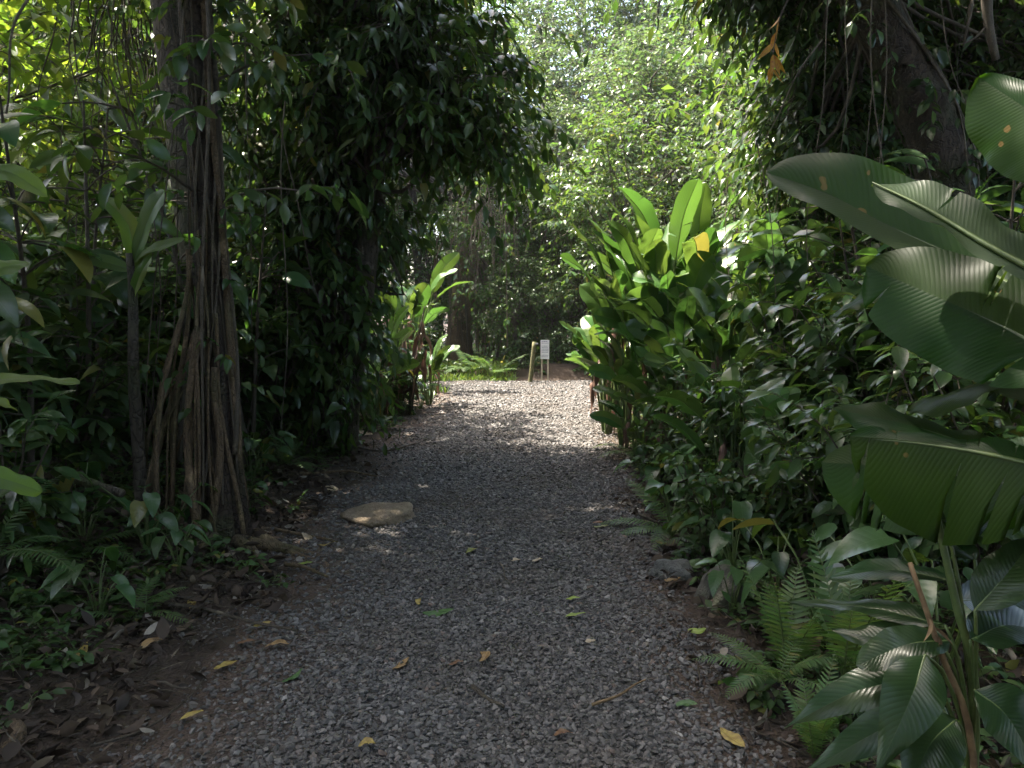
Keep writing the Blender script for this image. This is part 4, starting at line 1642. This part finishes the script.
def ginger_front():
    base = np.array([1.17, 1.85, 0.])
    base[2] = h(base[0], base[1]) - .03
    root = thing('ginger_plant', base)
    tag(root, 'dark glossy long-leaved plant with green stalk in the lower right corner', 'plant')
    g = Geo()
    tube(g, spline([np.array([0, 0, 0]), at(975, 700, 1.85) - base, at(955, 600, 1.88) - base, at(936, 512, 1.92) - base, at(932, 470, 1.95) - base], 16), np.linspace(.014, .006, 16), 8)
    g.build('stem', M['green_stem'], root)
    g = Geo()
    tube(g, spline([np.array([.03, -.02, 0]), at(972, 745, 1.80) - base, at(940, 650, 1.80) - base, at(910, 563, 1.82) - base], 14), np.linspace(.010, .006, 14), 7)
    st = g.build('dead_stalk', M['dead_stalk'], root)
    gl = Geo()
    r5 = np.random.default_rng(61)
    for k in range(7):
        p = at(926 + r5.uniform(-3, 14), 618 + k * 9, 1.79) - base
        D = np.array([[r5.normal(-.3, .4), r5.normal(-.2, .3), -1.]])
        Lk = r5.uniform(.03, .07)
        gl.add(*leaf_arr(p[None], D, rnd_dir(r5, 1), Lk, Lk * r5.uniform(.15, .35), r5.normal() * .5, r5.uniform(.6, 1.2), pf_lan, 8))
    gl.build('withered_leaf', M['dead_stalk'], st)
    L = [((950, 580, 1.9), (890, 570, 2.0), (829, 578, 2.1), .085, (.1, -.5, .85)),
         ((945, 625, 1.88), (870, 608, 2.0), (790, 602, 2.15), .075, (0, -.45, .9)),
         ((945, 650, 1.85), (890, 640, 1.92), (832, 630, 2.0), .12, (0, -.6, .8)),
         ((950, 640, 1.8), (905, 645, 1.8), (856, 666, 1.82), .10, (-.2, -.5, .8)),
         ((930, 680, 1.8), (860, 690, 1.85), (784, 728, 1.9), .11, (-.3, -.55, .8)),
         ((925, 655, 1.72), (910, 700, 1.66), (876, 775, 1.62), .13, (-.4, -.8, .4)),
         ((975, 560, 1.9), (935, 530, 2.0), (890, 505, 2.1), .11, (.3, -.6, .7)),
         ((940, 520, 1.95), (975, 520, 2.0), (1010, 510, 2.05), .10, (-.2, -.6, .7)),
         ((975, 610, 1.8), (1010, 570, 1.8), (1040, 530, 1.85), .12, (-.5, -.6, .6)),
         ((970, 640, 1.8), (1010, 625, 1.85), (1060, 640, 1.9), .13, (-.2, -.5, .8)),
         ((975, 690, 1.75), (1010, 720, 1.7), (1045, 790, 1.65), .14, (.1, -.8, .5)),
         ((955, 720, 1.72), (930, 745, 1.68), (905, 800, 1.62), .14, (-.3, -.7, .5)),
         ((960, 600, 1.95), (1000, 600, 2.05), (1050, 600, 2.1), .13, (-.1, -.8, .5)),
         ((940, 700, 2.0), (880, 730, 2.05), (800, 775, 2.1), .12, (-.3, -.6, .7))]
    for i, (a, m, t, w_, N) in enumerate(L):
        gl, gs = Geo(), Geo()
        pts = [at(*a) - base, at(*m) - base, at(*t) - base]
        big_leaf(gl, gs, pts, w_ * .5, w_ * .5, N, None, .3, .25, pf=pf_lan if i % 3 else pf_pad, ns=24, nc=4, wav=.006, curl=.35, rib=.004, rg=np.random.default_rng(300 + i))
        lf = gl.build('leaf', M['ginger'], root)
        q = pts[0]
        zt = min(max(q[2], .1), 1.0)
        tube(gs, spline([[0, 0, zt * .6], q * [.6, .6, .9], q], 6), np.linspace(.006, .004, 6), 5)
        gs.build('midrib', M['green_stem'], lf)


ginger_front()

def left_leaves():
    base = np.array([-2.15, 2.75, 0.])
    base[2] = h(base[0], base[1]) - .03
    root = thing('broadleaf_plant', base)
    tag(root, 'pale green long leaves reaching in from the left edge', 'plant')
    g = Geo()
    tube(g, spline([[0, 0, 0], [.03, .05, .6], [0, .1, 1.2]], 8), np.linspace(.014, .008, 8), 7)
    g.build('stem', M['green_stem'], root)
    for i, (a, m, e, w_, N) in enumerate((((-70, 392, 2.75), (15, 378, 2.85), (80, 383, 2.9), .085, (.1, -.25, .95)), ((-60, 395, 2.6), (-10, 400, 2.7), (18, 410, 2.75), .07, (0, -.3, .9)),
                                          ((-60, 470, 2.9), (0, 478, 3.0), (42, 492, 3.1), .12, (.1, -.6, .8)), ((-50, 300, 2.9), (-5, 270, 3.0), (30, 262, 3.1), .10, (.2, -.6, .8)),
                                          ((-60, 190, 3.2), (0, 170, 3.3), (48, 196, 3.4), .12, (.1, -.7, .7)))):
        gl, gs = Geo(), Geo()
        p = [at(*a) - base, at(*m) - base, at(*e) - base]
        big_leaf(gl, gs, p, w_ * .5, w_ * .5, N, None, .2, .2, ns=20, nc=3, wav=.008, curl=.3, rib=.004, rg=np.random.default_rng(500 + i))
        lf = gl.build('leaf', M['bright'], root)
        tube(gs, spline([[.01, .06, min(1.15, max(.2, p[0][2] - .1))], p[0] * [.6, .6, 1], p[0]], 6), np.linspace(.006, .004, 6), 5)
        gs.build('midrib', M['green_stem'], lf)


left_leaves()

# ---- fallen leaves on the path
LC = {'yellow': ((.36, .27, .07), (.24, .155, .05)), 'tan': ((.34, .22, .10), (.20, .115, .05)), 'green': ((.05, .115, .03), (.07, .13, .04)), 'olive': ((.17, .19, .05), (.26, .23, .07)),
      'brown': ((.13, .065, .035), (.22, .12, .06)), 'cream': ((.42, .34, .24), (.30, .22, .14)), 'lime': ((.26, .33, .06), (.20, .27, .06))}
LM = {k: flat_leaf_mat('fallen_leaf_' + k, *v_) for k, v_ in LC.items()}
FL = [(226, 672, 'yellow', 24, 40, 'small curled yellow leaf on gravel at the left verge'), (192, 725, 'yellow', 22, 30, 'pale yellow leaf on gravel near the bottom left'),
      (153, 651, 'tan', 24, 55, 'tan leaf standing on edge in the left litter'), (81, 661, 'yellow', 34, 100, 'large crumpled mustard leaf in the litter at bottom left'),
      (189, 611, 'yellow', 20, 120, 'yellow leaf tip caught on the dark twig'), (246, 650, 'brown', 18, 0, 'small brown leaf just right of the twig end'),
      (263, 631, 'yellow', 18, 20, 'yellow leaf touching the long dark stick'), (277, 654, 'tan', 26, 0, 'narrow tan leaf below the long dark stick'),
      (293, 684, 'green', 26, 50, 'narrow dull green leaf on gravel left of centre'), (326, 549, 'yellow', 18, 0, 'bright yellow leaf beside the roots below the tan rock'),
      (307, 542, 'cream', 18, 140, 'cream curled leaf among the roots at left'), (305, 569, 'lime', 18, 0, 'pale green leaf lying on the root-crossed soil'),
      (401, 671, 'tan', 28, 60, 'large oval tan leaf alone on the gravel'), (480, 664, 'tan', 22, 90, 'crumpled yellowish tan leaf at the path centre'),
      (456, 671, 'brown', 16, 20, 'small reddish brown leaf beside the crumpled tan leaf'), (438, 618, 'green', 34, 5, 'large dark green leaf at the path centre'),
      (420, 608, 'yellow', 14, 90, 'small round yellow leaf beside the dark green leaf'), (367, 755, 'yellow', 18, 0, 'yellow leaf at the bottom edge of path'),
      (472, 556, 'olive', 18, 50, 'small olive leaf on the upper gravel'), (575, 623, 'lime', 22, 0, 'yellow-green leaf right of the path centre'),
      (573, 605, 'lime', 16, 0, 'faded lime leaf just above another at right of centre'), (590, 648, 'cream', 12, 0, 'tiny pale leaf right of the path centre'),
      (732, 746, 'yellow', 34, 120, 'big yellow leaf at the bottom right verge'), (697, 636, 'lime', 20, 0, 'bright yellow-green leaf at the right edge near the mossy boulder'),
      (686, 714, 'green', 24, 0, 'fresh green leaf on gravel at lower right'), (563, 744, 'brown', 20, 0, 'crumpled reddish brown leaf near the bottom edge'),
      (662, 547, 'yellow', 16, 150, 'bright yellow leaf above the blue-grey rock'), (601, 531, 'olive', 18, 0, 'olive yellow leaf on upper right gravel'),
      (672, 585, 'tan', 18, 0, 'tan leaf resting against the blue-grey rock'), (366, 436, 'cream', 20, 150, 'long white dry leaf on the soil far left'),
      (330, 492, 'cream', 22, 160, 'dry cream leaf on soil above the roots'), (598, 527, 'brown', 12, 0, 'tiny brown leaf by the olive yellow leaf'),
      (537, 566, 'cream', 12, 20, 'tiny pale leaf on gravel below centre'), (515, 565, 'cream', 12, 0, 'pale chip of leaf at the centre of the path')]
fr_ = np.random.default_rng(88)
for px, py, c, wpx, ang, lab in FL:
    p = ground_px(px, py)
    L = wpx / F * np.linalg.norm(p - np.array([0, 0, 1.6])) * .88
    a = R(ang)
    # the ground is seen at a slant, so lengths away from the camera look shorter
    D = np.array([math.cos(a), math.sin(a), .06])
    gl = Geo()
    N = np.array([0, -.15, 1.]) + fr_.normal(size=3) * .18
    sd = np.cross(D, N)
    bend = fr_.normal() * .12 * L
    big_leaf(gl, None, [-D * L / 2, sd * bend + N * L * fr_.uniform(-.05, .12), D * L / 2 + N * L * fr_.uniform(-.02, .15)], L * .23, L * fr_.uniform(.17, .24), N, None, fr_.uniform(.1, .8), fr_.uniform(.0, .6), pf_ell, 18, 4, fr_, .0025, fr_.uniform(.2, 1.0))
    o = gl.build('fallen_leaf', LM[c])
    o.location = tuple(p + np.array([0, 0, .035]))
    tag(o, lab, 'leaf', 'leaves fallen on the path')

TW = [([(165, 611), (205, 617), (250, 630), (300, 641)], .012, 'long dark stick lying over the left verge onto gravel', 'twig'),
      ([(592, 713), (618, 702), (643, 690)], .007, 'thin reddish twig on gravel at lower right', 'dead_stalk'),
      ([(472, 695), (488, 705), (501, 718)], .011, 'short thick stick at the path centre near bottom', 'twig'),
      ([(90, 755), (150, 735), (190, 705), (205, 682)], .005, 'long bent twig curving along the bottom left verge', 'twig'),
      ([(158, 690), (172, 697), (186, 702)], .006, 'short pale stick in the left litter', 'liana'),
      ([(275, 535), (310, 540), (340, 546)], .014, 'dark root crossing the soil below the tan rock', 'root'),
      ([(285, 571), (305, 575), (325, 584)], .014, 'brown root end on the soil at left', 'root'),
      ([(240, 545), (262, 572), (270, 580)], .016, 'short thick root beside the big tree base', 'root'),
      ([(500, 568), (505, 580), (512, 588)], .005, 'thin pale twig at the centre of the path', 'liana'),
      ([(640, 520), (690, 545), (720, 560)], .012, 'dark stick poking out of the right verge', 'twig'),
      ([(345, 448), (380, 456), (420, 447)], .014, 'dark fallen branch on the far left verge', 'twig'),
      ([(300, 478), (340, 476), (375, 482)], .014, 'grey root snaking over soil above the tan rock', 'root')]
for i, (pp, r, lab, mt) in enumerate(TW):
    pts = np.array([ground_px(*q) + [0, 0, r + .028] for q in pp])
    log_thing('stick' if mt != 'root' else 'surface_root', pts, r, r * .55, lab, 'stick' if mt != 'root' else 'root', mt, 7, .008, i + 3)

# ---- ferns
def ferns():
    def put(kind, px, d, s, lab, rz=None, dz=0, tilt=0):
        o = ppx(kind, px, d, s, lab, rz=rz, tilt=tilt)
        o.location.z += dz
        o['category'] = 'fern'
    put('fern', 494, 17.7, 1.5, 'sunlit fern clump beside the grass left of leaning post')
    put('fern', 470, 18.0, 1.3, 'smaller pale fern just left of the sunlit fern clump')
    put('fern', -25, 3.7, .72, 'dark fern spreading its fronds in from the left edge', .4, .22)
    put('tall_fern', 798, 3.2, .95, 'upright fern with narrow pale fronds at right verge', 1.0)
    put('tall_fern', 858, 2.9, .95, 'upright fern close beside the banana leaves', 2.0, .15)
    put('fern', 790, 2.95, .5, 'low bright fern at the right verge near the mossy boulder', .2, .12)
    put('fern', 680, 5.4, .85, 'dark fern on the right verge above the blue-grey rock', 1.5)
    put('fern', 740, 5.0, .9, 'broad fern half hidden in the right thicket', 2.5)
    put('fern', 640, 8.2, .9, 'fern drooping over the far right verge', 3.0)
    put('tall_fern', 830, 2.6, .6, 'small fern under the long glossy leaves', 4.0)
    put('fern', 118, 3.75, .5, 'small fern standing in the litter left of the path')
    put('fern', 285, 7.2, .55, 'small fern on the bank behind the tan rock')
    put('fern', 60, 4.4, .8, 'shaded fern behind the thin log at left', 4.0)


ferns()

# ---- wild plantain clump right of the path
WP = 'wild plantain with broad upright leaves right of the path'
for px, d, s, sz in ((632, 9.3, 1.02, 1.30), (658, 9.5, 1.05, 1.32), (688, 9.8, 1.1, 1.22), (718, 10.0, 1.12, 1.2), (748, 10.2, 1.12, 1.14), (778, 9.8, 1.05, 1.1), (608, 9.8, .8, 1.05),
                     (625, 8.8, .65, 1.0), (650, 8.3, .75, 1.0), (680, 8.0, .85, 1.05), (712, 8.3, .95, 1.05), (745, 8.8, 1.0, 1.05), (606, 11.6, .7, .9), (672, 7.2, .55, 1.0), (668, 9.0, .98, 1.2), (700, 9.2, 1.08, 1.18),
                     (640, 7.8, .5, .9), (730, 7.4, .8, 1.0), (612, 10.8, .75, 1.0), (800, 9.4, 1.1, 1.1), (772, 8.4, .95, 1.1), (822, 8.6, .95, 1.1), (700, 7.0, .6, 1.0)):
    ph(ppx('wild_plantain', px, d, s, sz=sz), WP, 'wild plantain clump right of the path')
for px, d, s, lab in ((408, 15.2, 1.15, 'wild plantain with long yellow-green leaf left of path end'), (428, 12.8, .6, 'small wild plantain behind the withered pink leaves'),
                      (735, 5.6, .6, 'dark wild plantain with one tall leaf in right thicket'), (375, 10.5, .7, 'dark wild plantain under the bushy tree')):
    o = ppx('wild_plantain', px, d, s)
    o['label'] = lab

# ---- right-hand thicket
RT = np.random.default_rng(17)
rows = [('broad_shrub', 'broad-leaved shrub in the right-hand thicket', 'shrubs of the right-hand thicket',
         [(662, 6.6, .45), (705, 5.9, .55), (760, 6.4, .65), (830, 6.0, .85), (900, 5.6, 1.1), (960, 5.2, 1.1), (1010, 5.0, 1.1), (805, 7.4, .75), (880, 7.2, 1.4), (1080, 5.6, 1.2), (780, 4.6, .5), (850, 4.2, .65), (930, 4.0, .75), (1000, 3.7, .8), (720, 4.9, .45)]),
        ('fine_shrub', 'small-leaved shrub in the right-hand thicket', 'shrubs of the right-hand thicket',
         [(790, 8.2, .75), (840, 8.2, 1.5), (930, 7.6, 1.5), (990, 6.6, 1.4), (1060, 6.6, 1.5), (880, 4.8, .6)]),
        ('aroid', 'heart-leaved plant on the right-hand verge', 'heart-leaved plants of the right-hand verge',
         [(770, 5.4, .85), (805, 5.6, 1.0), (850, 5.2, 1.0), (722, 5.7, .7), (690, 6.2, .7), (672, 5.3, .5), (705, 4.9, .5), (745, 4.5, .55), (790, 4.0, .6), (835, 3.6, .6), (740, 3.9, .4), (655, 6.4, .55), (895, 3.4, .75), (960, 3.1, .8)]),
        ('sapling', 'large-leaved sapling in the right-hand thicket', 'saplings of the right-hand thicket',
         [(790, 7.4, .85), (850, 6.6, 1.2), (955, 6.0, 1.15), (1015, 5.6, 1.2), (800, 8.6, 1.3), (905, 4.6, .7)])]
for kind, phrase, grp, lst in rows:
    for px, d, s in lst:
        ph(ppx(kind, px + RT.uniform(-6, 6), d, s * RT.uniform(.92, 1.08)), phrase, grp)
for px, d, q in ((735, 5.9, .7), (795, 6.6, .9), (870, 5.9, 1.0), (935, 6.6, 1.2), (990, 4.6, 1.0), (690, 6.4, .5), (820, 4.6, .6), (905, 8.6, 1.5), (850, 9.2, 1.5)):
    ph(ppx('lance_shrub', px, d, q), 'narrow-leaved shrub in the right-hand thicket', 'shrubs of the right-hand thicket')
for px, d, q in ((10, 5.2, 1.1), (80, 7.2, 1.3), (150, 6.4, .9), (-50, 4.4, 1.0), (275, 8.6, 1.0), (340, 10.2, .8), (398, 12.4, .7), (230, 7.6, 1.0), (110, 8.6, 1.5), (392, 16.2, .9), (400, 18.6, 1.0), (420, 19.8, .9)):
    ph(ppx('lance_shrub', px, d, q), 'narrow-leaved shrub in the dark left-hand thicket', 'shrubs of the left-hand thicket')
# ---- left-hand thicket
rows = [('broad_shrub', 'broad-leaved shrub in the dark left-hand thicket', 'shrubs of the left-hand thicket',
         [(20, 6.0, 1.2), (90, 6.6, 1.2), (-60, 5.0, 1.2), (165, 7.2, 1.1), (235, 7.0, .85), (262, 7.8, .9), (335, 9.8, .75), (370, 11.0, .7), (312, 9.0, .7), (350, 10.4, .6), (290, 8.4, .55), (250, 8.6, 1.2), (-20, 4.0, .8), (60, 5.2, .7), (395, 12.0, .8)]),
        ('fine_shrub', 'small-leaved shrub in the dark left-hand thicket', 'shrubs of the left-hand thicket',
         [(50, 7.6, 1.5), (140, 8.2, 1.5), (-40, 6.6, 1.5), (290, 8.2, .7), (270, 9.6, 1.3), (385, 11.6, .5), (225, 9.0, 1.5)]),
        ('aroid', 'heart-leaved plant under the left-hand trees', 'heart-leaved plants under the left-hand trees',
         [(172, 4.25, .42), (85, 3.7, .4), (238, 5.7, .38), (262, 6.5, .4), (140, 4.5, .5), (70, 4.5, .55), (20, 4.8, .6), (245, 6.3, .5), (275, 7.2, .5), (322, 8.8, .55), (160, 4.7, .5), (420, 12.4, .7), (432, 13.6, .6)]),
        ('sapling', 'large-leaved sapling in the left-hand thicket', 'saplings of the left-hand thicket',
         [(25, 4.7, 1.15), (75, 5.4, 1.25), (-30, 4.2, 1.2), (112, 6.2, 1.3), (180, 6.4, 1.35), (248, 6.9, 1.1), (50, 7.0, 1.5), (280, 8.4, 1.3)])]
for kind, phrase, grp, lst in rows:
    for px, d, s in lst:
        ph(ppx(kind, px + RT.uniform(-6, 6), d, s * RT.uniform(.92, 1.08)), phrase, grp)

for px, d, q in ((522, 18.4, .6), (558, 18.2, .5), (580, 18.0, .55), (546, 18.9, .65), (600, 17.9, .6)):
    ph(ppx('broad_shrub', px, d, q), 'dark low shrub behind the notice board', 'low shrubs behind the notice board')

# ---- trees
def trees(kind, phrase, grp, lst, cat=None):
    for row in lst:
        px, d, s = row[:3]
        ph(ppx(kind, px + RT.uniform(-6, 6), d, s * RT.uniform(.95, 1.05), sz=row[3] if len(row) > 3 else 1.), phrase, grp)


trees('low_tree', 'dark low tree behind the leaning post and notice board', 'shaded trees behind the notice board',
      [(575, 18.6, .55), (548, 18.9, .5), (515, 19.0, .5), (500, 22.5, .8), (545, 21.5, .75), (585, 21, .8), (525, 19.6, .6)])
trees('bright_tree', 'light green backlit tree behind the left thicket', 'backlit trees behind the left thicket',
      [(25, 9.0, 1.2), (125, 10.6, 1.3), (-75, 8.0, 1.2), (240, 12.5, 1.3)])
trees('low_tree', 'dense green tree behind the left thicket', 'dense trees behind the left thicket',
      [(130, 14.5, 1.3), (20, 14.5, 1.5), (250, 15, 1.0), (322, 16.5, .8), (400, 22.5, 1.1), (432, 24.0, 1.0), (-60, 15, 1.6), (190, 16.5, 1.3)])
trees('sunlit_tree', 'pale leafy tree behind the wild plantain clump', 'dense trees behind the right thicket', [(800, 15.0, .95), (835, 14, 1.1)])
trees('low_tree', 'dense green tree behind the right thicket', 'dense trees behind the right thicket',
      [(860, 12.5, 1.2), (860, 11, 1.2), (940, 10, 1.2), (1020, 9, 1.2), (1100, 8.5, 1.2), (900, 13.5, 1.6), (990, 12.5, 1.6), (1090, 12, 1.6), (960, 16, 1.8)])
trees('low_tree', 'dense shaded tree behind the notice board', 'shaded trees behind the notice board',
      [(520, 20.5, 1.0), (560, 20.2, 1.0), (600, 19.5, 1.0), (505, 24, 1.0), (640, 18.5, 1.1), (690, 17.5, 1.1)])
trees('sunlit_tree', 'pale sunlit tree beyond the wild plantain clump', 'sunlit trees beyond the path end',
      [(590, 23, 1.3), (640, 22, 1.45), (690, 22.5, 1.4), (740, 21, 1.3), (545, 24.5, 1.3), (620, 26, 1.7), (700, 26.5, 1.8), (780, 20, 1.3)])
trees('fine_tree', 'tall fine-leaved tree of the sunlit forest beyond', 'tall trees of the sunlit forest beyond',
      [(560, 29, 1.35), (600, 31, 1.4), (650, 29.5, 1.25), (700, 30.5, 1.35), (750, 28, 1.3), (510, 30, 1.4), (460, 28.5, 1.4), (410, 30, 1.5), (350, 28, 1.5), (800, 26, 1.35), (860, 24, 1.4),
       (930, 22, 1.4), (1000, 20, 1.4), (1080, 18, 1.4), (290, 26, 1.5), (220, 24, 1.5), (140, 22, 1.5), (60, 20, 1.5), (-20, 18, 1.5), (-110, 17, 1.5), (1170, 17, 1.5), (570, 34, 1.7), (680, 35, 1.7), (780, 33, 1.8), (480, 34, 1.8)])

o = plant('canopy_tree', X(636, 33), 33, 1.55, label='tall dark trunk with heavy crown in the gap above the sunlit trees')
# tall trees added to block sun and sky, crowns mostly out of view
CT = 'tall tree added so its high crown casts shade'
for x, y, s in ((-4.6, 3.4, 1.0), (4.8, 4.6, 1.05), (5.6, 10.5, 1.1), (6.2, 14.5, 1.0), (8.5, 7.0, 1.1), (-8.6, 3.5, 1.1), (8.2, 14, 1.2), (-2.6, 6.75, .95), (-5.6, 5.0, .95), (2.9, -3.6, 1.0), (-2.6, 22.2, .9), (4.4, .6, 1.0), (-5.4, -.8, 1.0)):
    ph(plant('canopy_tree', x, y, s), CT, 'canopy trees added for shade')

# the forest goes on behind the viewpoint and keeps the low sky off both verges
trees('low_tree', 'dense tree lining the path behind the viewpoint', 'trees lining the path behind the viewpoint', [])
for x, y, s in ((2.6, -1.6, 1.1), (4.2, -.6, 1.2), (3.4, -3.6, 1.3), (-3.4, -2.6, 1.0), (-3.4, -4.2, 1.3), (5.4, 1.4, 1.2), (-5.6, 1.2, 1.2), (5.8, -3.0, 1.5), (-6, -4, 1.5), (2.8, -7, 1.5), (-2.8, -8, 1.5), (0.3, -12, 1.6)):
    ph(plant('low_tree', x, y, s), 'dense tree lining the path behind the viewpoint', 'trees lining the path behind the viewpoint')

# ---- labels told apart by their order from the left
ORD = ['', 'first', 'second', 'third', 'fourth', 'fifth', 'sixth', 'seventh', 'eighth', 'ninth', 'tenth', 'eleventh', 'twelfth', 'thirteenth', 'fourteenth', 'fifteenth', 'sixteenth', 'seventeenth', 'eighteenth',
       'nineteenth', 'twentieth', 'twenty-first', 'twenty-second', 'twenty-third', 'twenty-fourth', 'twenty-fifth', 'twenty-sixth']
bph = {}
for o, p in PH:
    bph.setdefault(p, []).append(o)
for p, os_ in bph.items():
    os_.sort(key=lambda o: proj(o.location)[0])
    for i, o in enumerate(os_):
        o['label'] = p if len(os_) == 1 else (p + ', leftmost' if i == 0 else p + ', rightmost' if i == len(os_) - 1 else p + ', ' + ORD[i + 1] + ' from left')

SKY_STRENGTH, SUN_STRENGTH, EXPOSURE = .15, 4.0, 2.75
# ------------------------------------------------------------------ humid air
HAZE = 0.0006
if HAZE:
    V = np.array([[x, y, z] for z in (-3.5, 24.) for y in (-20., 62.) for x in (-48., 48.)])
    hz = Geo().add(V, np.array([[0, 2, 3, 1], [4, 5, 7, 6], [0, 1, 5, 4], [2, 6, 7, 3], [0, 4, 6, 2], [1, 3, 7, 5]]))
    hm = NT('humid_air')
    pv = hm.n('ShaderNodeVolumePrincipled', Color=(.86, .92, .95, 1), Density=HAZE, Anisotropy=.4)
    hm.t.links.new(pv.outputs[0], hm.out.inputs['Volume'])
    struct(hz.build('haze', hm.m, smooth=False), 'stuff')

# ------------------------------------------------------------------ light, sky, colour
SUN_EL, SUN_AZ = R(64), R(-66)
w = bpy.data.worlds.new('World')
sc.world = w
w.use_nodes = True
nt = w.node_tree
nt.nodes.clear()
sky = nt.nodes.new('ShaderNodeTexSky')
sky.sky_type = 'NISHITA'
sky.sun_disc = False
sky.sun_elevation = SUN_EL
sky.sun_rotation = SUN_AZ % (2 * math.pi)
sky.air_density = 1.0
sky.dust_density = 4.0
bg = nt.nodes.new('ShaderNodeBackground')
bg.inputs['Strength'].default_value = SKY_STRENGTH
wo = nt.nodes.new('ShaderNodeOutputWorld')
nt.links.new(sky.outputs[0], bg.inputs[0])
nt.links.new(bg.outputs[0], wo.inputs[0])
sl = bpy.data.lights.new('sun', 'SUN')
sl.energy = SUN_STRENGTH
sl.angle = R(.53)
sl.color = (1, .95, .86)
so = bpy.data.objects.new('sun', sl)
COL.objects.link(so)
v = Vector((math.sin(SUN_AZ) * math.cos(SUN_EL), math.cos(SUN_AZ) * math.cos(SUN_EL), math.sin(SUN_EL)))
so.rotation_euler = v.to_track_quat('Z', 'Y').to_euler()
so.location = v * 60
vs = sc.view_settings
vs.view_transform = 'Standard'
vs.look = 'None'
vs.gamma = 1
vs.use_curve_mapping = False
vs.exposure = EXPOSURE
vs.use_white_balance = True      # the phone's balance for open shade
vs.white_balance_temperature = 6950
vs.white_balance_tint = 9
sc.render.engine = 'CYCLES'
cy = sc.cycles
cy.max_bounces = 7
cy.diffuse_bounces = 4
cy.glossy_bounces = 3
cy.transmission_bounces = 4
cy.transparent_max_bounces = 4
cy.caustics_reflective = False
cy.caustics_refractive = False
cy.sample_clamp_indirect = 6
cy.use_adaptive_sampling = True
cy.adaptive_threshold = .01
cy.use_denoising = True
